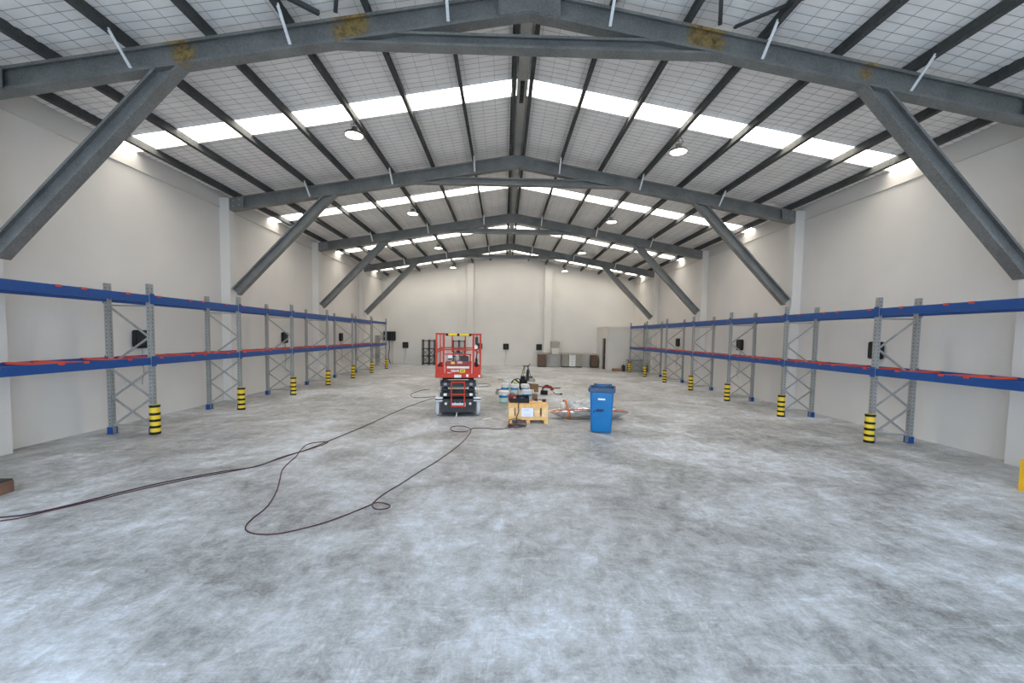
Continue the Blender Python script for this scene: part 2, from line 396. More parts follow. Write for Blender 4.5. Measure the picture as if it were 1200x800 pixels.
# ------------------------------------------------------------------ roof: deck, blanket, netting, skylights
ceil = struct(empty('ceiling', (0, 0, 0)))
spans = []; y = Y0
for a, b in SKY + [(Y1, Y1)]:
    spans.append((y, a)); y = b
random.seed(3)
def hsh(i, j):
    n = (i * 374761393 + j * 668265263) & 0xffffffff; n = ((n ^ (n >> 13)) * 1274126177) & 0xffffffff
    return ((n ^ (n >> 16)) & 0xffff) / 65535.0
for s in (-1, 1):
    wires = MB()
    for (ya, yb) in spans:
        # deck
        mb = MB(); xa, xb = (0.0, HW + 0.2)
        mb.prof((0, ya, 0), (0, yb, 0), [(s * xa, z_roof(xa) + 0.10), (s * xb, z_roof(xb) + 0.10), (s * xb, z_roof(xb) + 0.14), (s * xa, z_roof(xa) + 0.14)])
        mb.build('roof_sheet', M_deck, ceil)
        nx = 58; dx = (HW - 0.0) / nx
        ny = max(2, round((yb - ya) / 0.08)); ny += ny % 2; dy = (yb - ya) / ny
        vs = []; fs = []
        for j in range(ny + 1):
            for i in range(nx + 1):
                X = i * dx; Y = ya + j * dy
                d = 0.024
                if i % 2 and j % 2: d -= 0.020 + 0.012 * hsh(i + 991 * (s > 0), j + int(ya * 7))
                elif i % 2: d -= 0.007
                elif j % 2: d -= 0.009
                d += 0.014 * math.sin(X * 2.9 + Y * 1.3) * math.sin(Y * 2.1 + X)
                vs.append((s * X, Y, z_roof(X) + d))
        for j in range(ny):
            for i in range(nx):
                k = j * (nx + 1) + i; fs.append((k, k + 1, k + nx + 2, k + nx + 1))
        bl = MB().add(vs, fs).build('insulation_blanket', M_blanket, ceil, smooth=False)
        bl.data.polygons.foreach_set('use_smooth', [True] * len(bl.data.polygons))
        # netting wires lie in the hollows of the blanket
        wr = 0.0028
        for i in range(0, nx + 1, 2):
            P = [Vector(vs[j * (nx + 1) + i]) + Vector((0, 0, -0.012)) for j in range(0, ny + 1, 2)]
            wires.tube(P, wr, 3, False)
        for j in range(0, ny + 1, 2):
            P = [Vector(vs[j * (nx + 1) + i]) + Vector((0, 0, -0.012)) for i in range(0, nx + 1, 2)]
            wires.tube(P, wr, 3, False)
    wo = wires.build('netting', M_wire, ceil); wo['kind'] = 'stuff'
    for ya, yb in SKY:
        # ribbed translucent sheet, one per slope and bay
        vs = []; fs = []; prof = []
        n = 8; st = (yb - ya) / n
        for k in range(n):
            y_ = ya + k * st
            prof += [(y_, 0.0), (y_ + st * 0.62, 0.0), (y_ + st * 0.72, 0.03), (y_ + st * 0.90, 0.03)]
        prof.append((yb, 0.0))
        xs = [0.19, HW * 0.5, HW]
        for X in xs:
            for (y_, d) in prof: vs.append((s * X, y_, z_roof(X) + 0.05 + d))
        m_ = len(prof)
        for a in range(len(xs) - 1):
            for k in range(m_ - 1): fs.append((a * m_ + k, a * m_ + k + 1, (a + 1) * m_ + k + 1, (a + 1) * m_ + k))
        sk = MB().add(vs, fs).build('skylight_sheet', M_sky, ceil)
        sk['label'] = 'ribbed translucent skylight sheet'
        # cut edges of the blanket either side
        for ye in (ya, yb):
            MB().prof((s * 0.03, ye, z_roof(0.03) + 0.03), (s * HW, ye, z_roof(HW) + 0.03), [(-0.006, -0.05), (0.006, -0.05), (0.006, 0.06), (-0.006, 0.06)]).build('blanket_edge', M_blanket, ceil)

MB().prof((0, Y0, 0), (0, Y1, 0), [(-0.24, z_roof(0.24) + 0.135), (0, z_roof(0) + 0.15), (0.24, z_roof(0.24) + 0.135), (0.24, z_roof(0.24) + 0.15), (0, z_roof(0) + 0.17), (-0.24, z_roof(0.24) + 0.15)]).build('ridge_capping', M_deck, ceil)
# ridge: capping plate between the two ridge purlins
MB().box((-0.11, Y0, z_roof(0) - 0.085), (0.11, Y1, z_roof(0) - 0.065)).build('ridge_plate', M_post, ceil)

# ------------------------------------------------------------------ purlins
def c_profile(d, w, lip, t, flip=1):
    """C section, web on the +side; opening to -side"""
    p = [(0, 0), (0, d), (-w, d), (-w, d - lip), (-w + t, d - lip), (-w + t, d - t), (-t, d - t), (-t, t), (-w + t, t), (-w + t, lip), (-w, lip), (-w, 0)]
    return [(a * flip, b) for a, b in p]
mL = MB().prof((0, Y0, 0), (0, Y1, 0), c_profile(PD, 0.075, 0.022, 0.006, 1)).mesh('purlin', M_purlin)
mR = MB().prof((0, Y0, 0), (0, Y1, 0), c_profile(PD, 0.075, 0.022, 0.006, -1)).mesh('purlin', M_purlin)
for s, side, me in ((-1, 'left', mL), (1, 'right', mR)):
    for k, X in enumerate(XP):
        o = link('purlin', me, None, (s * X, 0, z_top(X)))
        o.rotation_euler = (0, -s * math.atan(SL) * -1 if False else s * math.atan(SL), 0)
        if k == 0: lb = 'dark steel ridge purlin on the %s side of the roof peak' % side
        elif k == len(XP) - 1: lb = 'dark steel eave purlin running beside the %s wall head' % side
        else: lb = '%s dark steel roof purlin %s of the ridge pair' % (ORD[k - 1], side)
        tag(o, lb, 'purlin', 'roof purlins')
vent = empty('ridge_vent', (0, 9.72, z_roof(0) - 0.105))
MB().rbox((-0.045, -0.42, 0), (0.045, 0.42, 0.07), 0.01).build('housing', M_black, vent)
for k in range(5): MB().box((-0.038, -0.36 + k * 0.16, -0.006), (0.038, -0.27 + k * 0.16, 0.002)).build('louvre', M_charcoal, vent)
tag(vent, 'small black louvred box between the ridge purlins near the first skylight', 'vent')

# ------------------------------------------------------------------ portal frames
def dbl_c(d, w, lip, t):
    """two C sections back to back, openings outward; centred sideways, 0..d upward"""
    h = w / 2; g = t
    return [(-h, 0), (h, 0), (h, lip), (h - t, lip), (h - t, t), (g, t), (g, d - t), (h - t, d - t), (h - t, d - lip), (h, d - lip), (h, d),
            (-h, d), (-h, d - lip), (-h + t, d - lip), (-h + t, d - t), (-g, d - t), (-g, t), (-h + t, t), (-h + t, lip), (-h, lip)]
def clip_mesh(mb, planes):
    bm = bmesh.new(); vv = [bm.verts.new(p) for p in mb.v]
    for f in mb.f: bm.faces.new([vv[i] for i in f])
    for co, no in planes:
        r = bmesh.ops.bisect_plane(bm, geom=bm.verts[:] + bm.edges[:] + bm.faces[:], plane_co=co, plane_no=no, clear_outer=True)
        ed = [e for e in bm.edges if e.is_boundary]
        if ed: bmesh.ops.holes_fill(bm, edges=ed, sides=0)
    out = MB(); out.bm(bm); return out
FL = ['nearest galvanised portal frame with rust stains at its bolts', 'second galvanised portal frame counted from the nearest, spanning the hall',
      'third galvanised portal frame counted from the nearest, spanning the hall', 'farthest galvanised portal frame, just before the end wall']
bolt = MB().lathe([(0.0, -0.02), (0.022, -0.02), (0.022, 0.0)], n=6, axis='y').mesh('bolt', M_post)
for fi, fy in enumerate(FY):
    fr = empty('portal_frame', (0, fy, 0))
    tag(fr, FL[fi - 1] if fi else 'galvanised portal frame overhead, closest to the viewer', 'portal frame', 'portal frames')
    if fi == 1:
        R_ = [(-5.39, -0.1, 6.40, 0.24), (-2.95, -0.1, 6.80, 0.20), (-2.72, -0.1, 6.92, 0.26), (2.72, -0.1, 6.92, 0.26), (2.98, -0.1, 6.82, 0.20), (5.45, -0.1, 6.42, 0.16), (5.6, -0.1, 6.4, 0.1)]
        mg = galvanised('rusted_galvanised_steel', (0.150, 0.153, 0.147), (0.265, 0.268, 0.258), rust=R_)
    else: mg = M_galv
    poly = dbl_c(RD * 0.985, 0.2, 0.045, 0.008)
    for s in (-1, 1):
        mb = MB().prof((0, 0, RB0), (s * (PF + 0.02), 0, z_under(PF + 0.02)), poly)
        mb = clip_mesh(mb, [((0, 0, 0), (-s, 0, 0))])
        mb.build('rafter', mg, fr)
        # bracket that joins rafter to column
        x0, x1 = sorted((s * (PF - 0.42), s * (PF + 0.01)))
        mb = MB().prof((0, -0.125, 0), (0, 0.125, 0), [(x0, z_under(x0) - 0.03), (x1, z_under(x1) - 0.03), (x1, z_top(x1) - 0.02), (x0, z_top(x0) - 0.02)]) if False else \
            MB().prof((0, -0.125, 0), (0, -0.105, 0), [(x0, z_under(x0) + 0.01), (x1, z_under(x1) + 0.01), (x1, z_top(x1) - 0.01), (x0, z_top(x0) - 0.01)])
        br = mb.build('end_bracket', M_galv, fr)
        for bx in (-0.30, -0.12):
            for bz in (0.10, 0.26):
                X = s * (PF + bx); link('bolt', bolt, br, (X, -0.125, z_under(X) + bz))
        # apex joint plate
        MB().prof((0, -0.112, 0), (0, -0.102, 0), [(0, RB0 + 0.02), (s * 0.48, z_under(0.48) + 0.02), (s * 0.48, z_top(0.48) - 0.03), (0, z_top(0) - 0.03)]).build('apex_plate', M_galv, fr)
        # knee brace
        p = Vector((s * 8.40, 0, 3.27)); q = Vector((s * 5.55, 0, 6.21))
        bpoly = [(a, b - 0.13) for a, b in dbl_c(0.26, 0.2, 0.04, 0.008)]
        mb = MB().prof(p, q + (q - p).normalized() * 0.2, bpoly)
        nz_ = Vector((s * SL, 0, 1)).normalized()
        mb = clip_mesh(mb, [((0, 0, RB0 + 0.012), tuple(nz_)), ((s * PF, 0, 0), (s, 0, 0))])
        kb = mb.build('knee_brace', M_galv, fr)
        MB().rbox((min(s * 8.36, s * 8.485), -0.11, 3.02), (max(s * 8.36, s * 8.485), 0.11, 3.52), 0.006).build('foot_bracket', M_post, kb) if False else None
        # white fly braces from purlin to rafter underside
        for X in (1.26, 3.69, 6.12):
            MB().bar((s * X, -0.48, z_top(X) + 0.02), (s * X, -0.115, z_under(X) + 0.04), 0.008, 0.046, (1, 0, 0)).build('fly_brace', M_galvL, fr)
    # collar tie between the rafters
    tp = [(a, b) for a, b in dbl_c(0.20, 0.2, 0.04, 0.008)]
    mb = MB().prof((-3.2, 0, 6.595), (3.2, 0, 6.595), tp)
    mb = clip_mesh(mb, [((0, 0, RB0 - 0.005), (SL, 0, 1)), ((0, 0, RB0 - 0.005), (-SL, 0, 1))])
    mb.build('collar_tie', M_galv, fr)
# roof bracing in the bay above the viewer
for nm, s, x1, x0, lb in (('inner', -1, 3.0, 0.35, 'dark steel roof brace slanting from the nearest frame to ridge, left side'),
                          ('outer', -1, 3.25, 8.0, 'dark steel roof brace slanting from the nearest frame to left eave'),
                          ('inner', 1, 3.0, 0.2, 'dark steel roof brace slanting from the nearest frame to ridge, right side'),
                          ('outer', 1, 3.22, 7.9, 'dark steel roof brace slanting from the nearest frame to right eave')):
    a = (s * x1, 6.80, z_top(x1) + 0.06); b = (s * x0, 1.0, z_top(x0) + 0.06)
    rb = MB().prof(a, b, [(-0.03, 0), (0.03, 0), (0.03, 0.006), (-0.024, 0.006), (-0.024, 0.06), (-0.03, 0.06)]).build('roof_brace', M_purlin)
    tag(rb, lb, 'brace', 'roof bracing')

# ------------------------------------------------------------------ pallet racks
def post_profile():
    return [(-0.05, -0.035), (-0.032, -0.035), (-0.032, -0.029), (-0.044, -0.029), (-0.044, 0.029), (-0.018, 0.029), (-0.018, 0.035), (0.018, 0.035),
            (0.018, 0.029), (0.044, 0.029), (0.044, -0.029), (0.032, -0.029), (0.032, -0.035), (0.05, -0.035), (0.05, 0.035), (0.022, 0.035), (0.022, 0.041), (-0.022, 0.041), (-0.022, 0.035), (-0.05, 0.035)]
RX_F, RX_R = 7.36, 8.18
UH = 3.0
PITCH = 2.7816
LV = ((1.40, 1.545), (2.635, 2.78))
post_me = {}
def slotted_post(faces):
    mb = MB()
    mb.prof((0, 0, 0.008), (0, 0, UH), [(x, y) for y, x in post_profile()], (0, 1, 0))
    mb.m = 1
    z = 0.12
    while z < UH - 0.03:     # punched slots show dark in the aisle face and the sides
        for yy in (-0.028, 0.028):
            mb.box((0.0415 * 1 - 0.001, yy - 0.006, z), (0.0425, yy + 0.006, z + 0.022)) if False else None
        for sx in (-1, 1):
            mb.box((-0.012, sx * 0.0502 - 0.0006, z), (0.006, sx * 0.0502 + 0.0006, z + 0.028))
            mb.box((sx * 0.0412 - 0.0006, -0.009, z), (sx * 0.0412 + 0.0006, 0.009, z + 0.028))
        z += 0.075
    return mb.mesh('post', [M_post, M_slot])
post_mesh = slotted_post(1)
DEP = RX_R - RX_F
def brace_mesh(z0, z1, rev):
    a, b = (0.03, DEP - 0.03) if not rev else (DEP - 0.03, 0.03)
    return MB().prof((a, 0, z0), (b, 0, z1), [(-0.016, -0.016), (0.016, -0.016), (0.016, 0.016), (-0.016, 0.016)]).mesh('brace', M_post)
BR = [brace_mesh(0.17, 0.17, 0), brace_mesh(0.17, 0.73, 0), brace_mesh(0.17, 0.73, 1), brace_mesh(0.73, 1.30, 0), brace_mesh(0.73, 1.30, 1),
      brace_mesh(1.40, 1.95, 1), brace_mesh(1.95, 2.55, 0), brace_mesh(2.57, 2.57, 0)]
foot_me = MB().rbox((-0.06, -0.075, 0), (0.06, 0.075, 0.008), 0.002).box((-0.055, -0.058, 0.008), (0.055, -0.051, 0.14)).box((-0.055, 0.051, 0.008), (0.055, 0.058, 0.14)).mesh('foot_plate', M_blue)
BL = PITCH - 0.105
def beam_mesh():
    h = LV[0][1] - LV[0][0]
    return MB().prof((0, 0.0525, 0), (0, 0.0525 + BL, 0), [(-0.025, 0), (0.025, 0), (0.025, h - 0.03), (0.013, h - 0.03), (0.013, h), (-0.025, h)][::1]).mesh('beam', M_blue)
beam_me = beam_mesh()
BH = LV[0][1] - LV[0][0]
conn_me = MB().box((-0.052, -0.05, -0.03), (-0.046, 0.0015, BH + 0.03)).box((-0.052, -0.0545, -0.03), (0.02, -0.0505, BH + 0.03)).mesh('beam_connector', M_blue)
conn2_me = MB().box((-0.052, -0.0015, -0.03), (-0.046, 0.05, BH + 0.03)).box((-0.052, 0.0505, -0.03), (0.02, 0.0545, BH + 0.03)).mesh('beam_connector', M_blue)
sup_me = MB().prof((0.0, 0, 0), (DEP, 0, 0), [(-0.03, -0.03), (0.03, -0.03), (0.03, 0.004), (-0.03, 0.004)]).mesh('support_bar', M_orange)
clip_me = MB().box((-0.032, -0.045, -0.028), (-0.0255, 0.045, 0.006)).box((-0.032, -0.045, 0.001), (0.02, 0.045, 0.006)).mesh('support_clip', M_orange)
SUPP = [0.20, 1.06, 1.46, 2.28]
for s, side, ybase in ((-1, 'left', 8.4958), (1, 'right', 8.4715)):
    # local x runs from the aisle to the wall
    rack = empty('pallet_rack', (s * RX_F, 0, 0))
    tag(rack, 'long row of blue and galvanised pallet racking along the %s wall' % side, 'pallet rack', 'pallet racks along the walls')
    def put(name, me, parent, x, y, z=0.0, mirror=True):
        o = link(name, me, parent, (s * x, y, z))
        if s < 0: o.scale = (-1, 1, 1)
        return o
    nfr = 8
    for k in range(nfr):
        yk = ybase + (k - 1) * PITCH
        uf = empty('upright_frame', (0, yk, 0), parent=rack)
        put('post', post_mesh, uf, 0, 0); put('post', post_mesh, uf, DEP, 0)
        put('foot_plate', foot_me, uf, 0, 0, 0.0); put('foot_plate', foot_me, uf, DEP, 0, 0.0)
        for b in BR: put('brace', b, uf, 0, 0)
    for k in range(nfr - 1):
        yk = ybase + (k - 1) * PITCH
        for (z0, z1) in LV:
            for x in (0.0, DEP):
                bmo = link('beam', beam_me, rack, (s * x, yk, z0))
                flip = (s < 0) != (x > 0)
                if flip: bmo.scale = (-1, 1, 1)
                link('beam_connector', conn_me, bmo, (0, 0.052, 0)); link('beam_connector', conn2_me, bmo, (0, PITCH - 0.052, 0))
                for sp in SUPP: link('support_clip', clip_me, bmo, (0, sp + 0.03 * (hsh(k, int(z0 * 9)) - 0.5), BH))
            for sp in SUPP:
                put('support_bar', sup_me, rack, 0, yk + sp + 0.03 * (hsh(k, int(z0 * 9)) - 0.5), z1)
    # yellow and black guards clipped round the aisle posts
    gm = MB(); gh = 0.60; gr = 0.085
    def arc(r, z0, z1):
        n = 14; vs = []; fs = []
        for r_ in (r, r - 0.022):
            for z in (z0, z1):
                for i in range(n + 1):
                    a = PI * 0.60 + (2 * PI - 1.2 * PI) * -0.0 + (PI * 2 * 0.80) * (i / n) - PI * 0.40
                    vs.append((r_ * math.cos(a), r_ * math.sin(a), z))
        m_ = n + 1
        for i in range(n):
            fs += [(i, i + 1, m_ + i + 1, m_ + i), (2 * m_ + i + 1, 2 * m_ + i, 3 * m_ + i, 3 * m_ + i + 1),
                   (i + m_, i + 1 + m_, 3 * m_ + i + 1, 3 * m_ + i), (i + 1, i, 2 * m_ + i, 2 * m_ + i + 1)]
        fs += [(0, m_, 3 * m_, 2 * m_), (n, 2 * m_ + n, 3 * m_ + n, m_ + n)]
        return vs, fs
    shell = MB().add(*arc(gr, 0.002, gh)).mesh('shell', M_yellow, True)
    band = MB().add(*arc(gr + 0.006, 0, 0.05)).mesh('band', M_black, True)
    for k in range(nfr):
        yk = ybase + (k - 1) * PITCH
        g = empty('post_guard', (s * (RX_F - 0.03), yk, 0))
        if s > 0: g.scale = (-1, 1, 1) if False else (1, 1, 1)
        g.rotation_euler = (0, 0, PI if s < 0 else 0)
        link('shell', shell, g)
        for z in (0.0, 0.128, 0.258, 0.388, 0.545): link('band', band, g, (0, 0, z))
        if k == 0: lb = 'yellow and black post guard at the near end of the %s rack, by frame edge' % side
        elif k == nfr - 1: lb = 'yellow and black post guard at the far end of the %s rack' % side
        else: lb = '%s fully visible yellow and black post guard along the %s rack' % (ORD[k - 1], side)
        tag(g, lb, 'post guard', 'post guards on the racks')

# yellow corner guard by the right-hand edge of the picture
cg = empty('corner_guard', (7.11, 5.52, 0))
MB().rbox((0, 0, 0.0), (0.012, 0.24, 0.46), 0.003).build('side_plate', M_ygd, cg)
MB().rbox((0.012, 0, 0.0), (0.30, 0.012, 0.46), 0.003).build('front_plate', M_ygd, cg)
MB().rbox((0.012, 0.012, 0.0), (0.06, 0.06, 0.10), 0.003).build('floor_lug', M_dark, cg)
tag(cg, 'yellow steel corner guard on the floor at the right edge', 'guard')
# brown block at the left edge
bb = empty('floor_block', (-6.82, 5.25, 0))
MB().rbox((-0.24, -0.15, 0), (0.24, 0.15, 0.155), 0.012, 2).build('body', M_clay, bb)
MB().rbox((-0.235, -0.145, 0.155), (0.235, 0.145, 0.17), 0.006).build('cap', M_charcoal, bb)
tag(bb, 'brown block with a dark cap on the floor at left edge', 'block')

# ------------------------------------------------------------------ high-bay lamps
LAMPS = [(-3.69, 9.55, 6.45), (3.69, 9.95, 6.54), (-3.69, 15.5, 6.47), (3.69, 16.0, 6.55), (-3.69, 21.5, 6.42), (3.69, 22.0, 6.55), (-3.69, 27.6, 6.52), (3.69, 28.1, 6.55)]
def make_lamp():
    r = empty('high_bay_lamp')
    MB().lathe([(0.19, 0.0), (0.20, 0.012), (0.20, 0.04), (0.12, 0.075), (0.075, 0.09), (0.075, 0.17), (0.05, 0.185), (0.0, 0.185)], n=24).build('housing', M_charcoal, r, smooth=True)
    MB().lathe([(0.0, -0.012), (0.10, -0.010), (0.183, 0.0), (0.183, 0.004)], n=24).build('lens', M_lens, r, smooth=True)
    MB().tube([(-0.07, 0, 0.13), (-0.07, 0, 0.24), (0.07, 0, 0.24), (0.07, 0, 0.13)], 0.008, 6).build('bracket', M_dark, r)
    MB().tube([(0, 0, 0.24), (0, 0, 0.40)], 0.010, 6).build('hanger', M_dark, r)
    MB().tube(smooth_path([(0.05, 0, 0.18), (0.12, 0.02, 0.24), (0.06, 0.03, 0.33), (0.02, 0.01, 0.40)], 4), 0.006, 5).build('flex', M_black, r)
    return r
lamp0 = make_lamp()
for k, (x, y, z) in enumerate(LAMPS):
    o = lamp0 if k == 0 else copy_tree(lamp0)
    hz = z_top(x)
    o.location = (x, y, hz - 0.40)
    tag(o, '%s lit round high-bay lamp from the viewer on the %s roof slope' % (ORD[k // 2], 'left' if x < 0 else 'right'), 'lamp', 'high-bay lamps')

# ------------------------------------------------------------------ wall units
def make_unit():
    """modelled facing -y; back on y = 0"""
    r = empty('wall_unit')
    MB().rbox((-0.20, -0.10, -0.21), (0.20, -0.012, 0.21), 0.043, 3).build('casing', M_black, r, smooth=True)
    MB().rbox((-0.15, -0.106, -0.16), (0.15, -0.096, 0.16), 0.004).build('grille', M_rubber, r)
    MB().rbox((-0.12, -0.012, -0.12), (0.12, 0.0, 0.12), 0.004).build('wall_plate', M_grey, r)
    return r
unit0 = make_unit(); first = [True]
def wall_unit(loc, rz, label, cable=None):
    o = unit0 if first[0] else copy_tree(unit0); first[0] = False
    o.location = loc; o.rotation_euler = (0, 0, rz)
    tag(o, label, 'wall unit', 'black wall units')
    if cable:
        MB().tube(smooth_path(cable, 5), 0.010, 5).build('cable', M_grey, o)
drop1 = [(0.02, -0.05, -0.20), (0.03, -0.05, -0.5), (0.05, -0.06, -0.75), (-0.02, -0.08, -0.95), (0.0, -0.06, -1.05)]
drop2 = [(-0.02, -0.05, -0.20), (-0.02, -0.04, -0.6), (-0.10, -0.05, -0.9), (-0.06, -0.10, -1.15), (-0.10, -0.2, -1.31), (0.25, -0.25, -1.32)]
drop3 = [(0.0, -0.05, -0.2), (0.08, -0.06, -0.42), (-0.08, -0.08, -0.62), (0.10, -0.07, -0.85), (-0.06, -0.08, -1.05), (0.04, -0.09, -1.3)]
for y, c, lb in ((9.83, drop1, 'black rounded wall unit on left wall behind the first full rack frame'), (16.19, drop3, 'black rounded wall unit on left wall behind the third full rack frame'), (21.75, drop3, 'farthest black rounded wall unit on the left wall')):
    wall_unit((-HW, y, 1.88), PI / 2, lb, c)
for y, c, lb in ((9.95, drop1, 'black rounded wall unit on right wall behind the first full rack frame'), (15.8, drop3, 'black rounded wall unit on right wall behind the third full rack frame'), (21.5, drop3, 'farthest black rounded wall unit on the right wall')):
    wall_unit((HW, y, 1.89), -PI / 2, lb, c)
for x, c, lb in ((-7.12, drop2, 'black rounded wall unit on end wall, left of the black steel frames'), (-2.0, None, 'black rounded wall unit on end wall partly hidden behind the red lift'),
                 (-0.15, drop2, 'black rounded wall unit on end wall midway between the two pilasters'), (2.16, None, 'black rounded wall unit on end wall above the counter end')):
    wall_unit((x, Y1, 1.33), 0, lb, c)
    if x in (): pass
# twin black cabinets in the far left corner
sb = empty('switch_cabinet', (-8.2, Y1, 1.63))
for x0, x1 in ((-0.40, -0.02), (0.02, 0.40)):
    d_ = MB().rbox((x0, -0.22, 0), (x1, 0, 0.62), 0.015, 2).build('cabinet_box', M_black, sb)
    MB().rbox((x0 + 0.04, -0.228, 0.04), (x1 - 0.04, -0.218, 0.58), 0.003).build('door_panel', M_rubber, d_)
MB().tube(smooth_path([(-0.05, -0.06, 0.0), (-0.03, -0.05, -0.6), (-0.10, -0.06, -1.1), (0.05, -0.05, -1.6)], 5), 0.025, 6).build('conduit', M_black, sb)
MB().tube([(0.18, -0.04, 0.0), (0.18, -0.04, -1.6)], 0.015, 6).build('conduit', M_grey, sb)
tag(sb, 'pair of black cabinets on the end wall in left corner', 'cabinet')
# grey steel duct standing against the left wall near the corner
gd = empty('cable_duct', (-8.42, 27.1, 0))
MB().rbox((-0.14, -0.11, 0), (0.14, 0.11, 1.95), 0.01).build('trunking', M_post, gd)
MB().rbox((-0.15, -0.12, 1.95), (0.15, 0.12, 1.98), 0.004).build('cap', M_grey, gd)
tag(gd, 'grey steel duct standing behind the far end of the left rack', 'duct')

# ------------------------------------------------------------------ dark stillages by the end wall
def make_stillage():
    r = empty('steel_frame')
    w, d, h = 0.80, 0.45, 1.74
    for x in (-w / 2, w * 0.02, w / 2):
        for y in (-d / 2, d / 2): MB().cbox((x, y, h / 2), (0.06, 0.06, h)).build('post', M_dark, r)
    for z in (0.12, 0.62, 1.12, 1.66):
        for y in (-d / 2, d / 2): MB().bar((-w / 2, y, z), (w / 2, y, z), 0.035, 0.05).build('rail', M_dark, r)
    for z0, z1 in ((0.14, 0.60), (0.64, 1.10)):
        for a, b in ((-w / 2, 0.0), (0.0, w / 2)):
            MB().bar((a, -d / 2, z0), (b, -d / 2, z1), 0.02, 0.03).build('diagonal', M_dark, r)
            MB().bar((b, -d / 2, z0), (a, -d / 2, z1), 0.02, 0.03).build('diagonal', M_dark, r)
    return r
st = make_stillage(); st.location = (-5.42, 28.7, 0); tag(st, 'black steel frame by end wall, left of the red lift', 'frame', 'black steel frames')
s2 = copy_tree(st); s2.location = (-3.38, 28.7, 0); tag(s2, 'black steel frame by end wall seen through the red lift guardrails', 'frame', 'black steel frames')

# ------------------------------------------------------------------ counter on the end wall
CY = 28.28
def unit_(name, x0, x1, m, label, doors):
    u = empty(name, ((x0 + x1) / 2, CY, 0)); h = (x1 - x0) / 2
    MB().rbox((-h, 0.02, 0.08), (h, 0.62, 0.865), 0.004).build('body', m, u)
    MB().box((-h + 0.01, 0.06, 0), (h - 0.01, 0.58, 0.08)).build('plinth', M_dark, u)
    if doors == 'door':
        d = MB().rbox((-h + 0.005, 0.0, 0.09), (h - 0.005, 0.019, 0.86), 0.003).build('door', m, u)
        MB().bar((h - 0.06, -0.012, 0.62), (h - 0.06, -0.012, 0.76), 0.012, 0.012).build('handle', M_grey, d)
    else:
        for k in range(4):
            z = 0.09 + k * 0.193
            d = MB().rbox((-h + 0.005, 0.0, z), (h - 0.005, 0.019, z + 0.188), 0.003).build('drawer', m, u)
            MB().bar((-0.10, -0.012, z + 0.13), (0.10, -0.012, z + 0.13), 0.02, 0.022).build('handle', M_taupe, d)
    return tag(u, label, 'cabinet', 'counter cabinets')
unit_('base_cabinet', 2.02, 2.62, M_walnut, 'walnut cabinet at the left end of the end wall counter', 'door')
unit_('base_cabinet', 3.66, 4.14, M_taupe, 'taupe cabinet left of the white drawers under counter', 'door')
unit_('drawer_unit', 4.16, 4.60, M_white, 'white drawer unit between the taupe cabinets under counter', 'drawers')
unit_('base_cabinet', 4.62, 5.06, M_taupe, 'taupe cabinet right of the white drawers under counter', 'door')
unit_('base_cabinet', 5.68, 6.10, M_walnut, 'walnut cabinet at the right end of the end wall counter', 'door')
ct = empty('worktop', (4.06, CY, 0.868))
MB().rbox((-2.08, -0.03, 0), (2.08, 0.66, 0.036), 0.006).build('slab', M_top, ct)
MB().rbox((-2.08, 0.64, 0.036), (2.08, 0.66, 0.09), 0.003).build('upstand', M_top, ct)
tag(ct, 'long laminate worktop over the cabinets on the end wall', 'worktop')
def tote(z, w, d, h, label, m, knob):
    t = empty('storage_tote', (3.22, CY + 0.32, z))
    MB().add([(-w * .44, -d * .44, 0), (w * .44, -d * .44, 0), (w * .44, d * .44, 0), (-w * .44, d * .44, 0), (-w / 2, -d / 2, h), (w / 2, -d / 2, h), (w / 2, d / 2, h), (-w / 2, d / 2, h)],
             [(0, 3, 2, 1), (4, 5, 6, 7), (0, 1, 5, 4), (1, 2, 6, 5), (2, 3, 7, 6), (3, 0, 4, 7)]).build('tub', m, t)
    MB().rbox((-w * .52, -d * .52, h), (w * .52, d * .52, h + 0.035), 0.01).build('lid', m, t)
    if knob: MB().tube([(-0.12, 0, h + 0.03), (-0.07, 0, h + 0.09), (0.07, 0, h + 0.09), (0.12, 0, h + 0.03)], 0.012, 6).build('handle', M_taupe, t)
    return tag(t, label, 'tote', 'stacked totes')
tote(0.904, 0.52, 0.40, 0.36, 'lower of two stacked grey totes on the worktop', M_cream, False)
tote(1.30, 0.60, 0.42, 0.40, 'upper of two stacked grey totes on the worktop, with handle', M_tote, True)

# ------------------------------------------------------------------ partition room in the far right corner
pr = struct(empty('wall_partition', (0, 0, 0)))
PX, PY, PZ = 6.22, 26.1, 2.70
MB().box((PX, PY, 0), (HW, PY + 0.1, PZ)).build('front_panel', M_wall2, pr)
MB().box((PX, PY + 0.1, 0), (PX + 0.1, 26.60, PZ)).build('side_panel', M_wall2, pr)
MB().box((PX, 27.55, 0), (PX + 0.1, Y1, PZ)).build('side_panel', M_wall2, pr)
MB().box((PX, 26.60, 2.02), (PX + 0.1, 27.55, PZ)).build('side_panel', M_wall2, pr)
MB().box((PX - 0.02, PY - 0.02, PZ), (HW, Y1, PZ + 0.05)).build('roof_panel', M_wall2, pr)
dr = struct(empty('door_1', (PX + 0.05, 27.55, 0)))
MB().box((-0.06, -0.04, 0), (0.06, 0.0, 2.02)).build('jamb', M_grey, dr)
MB().box((-0.06, -0.95, 0), (0.06, -0.91, 2.02)).build('jamb', M_wall2, dr)
lf = MB().rbox((0.02, -0.90, 0.01), (0.06, -0.05, 2.0), 0.003).build('door_leaf', M_void, dr)  # leaf fills the opening and carries its darkness as colour
MB().lathe([(0, -0.05), (0.02, -0.05), (0.02, 0.02)], (0.0, -0.80, 1.0), 8, 'x').build('handle', M_galvL, lf)

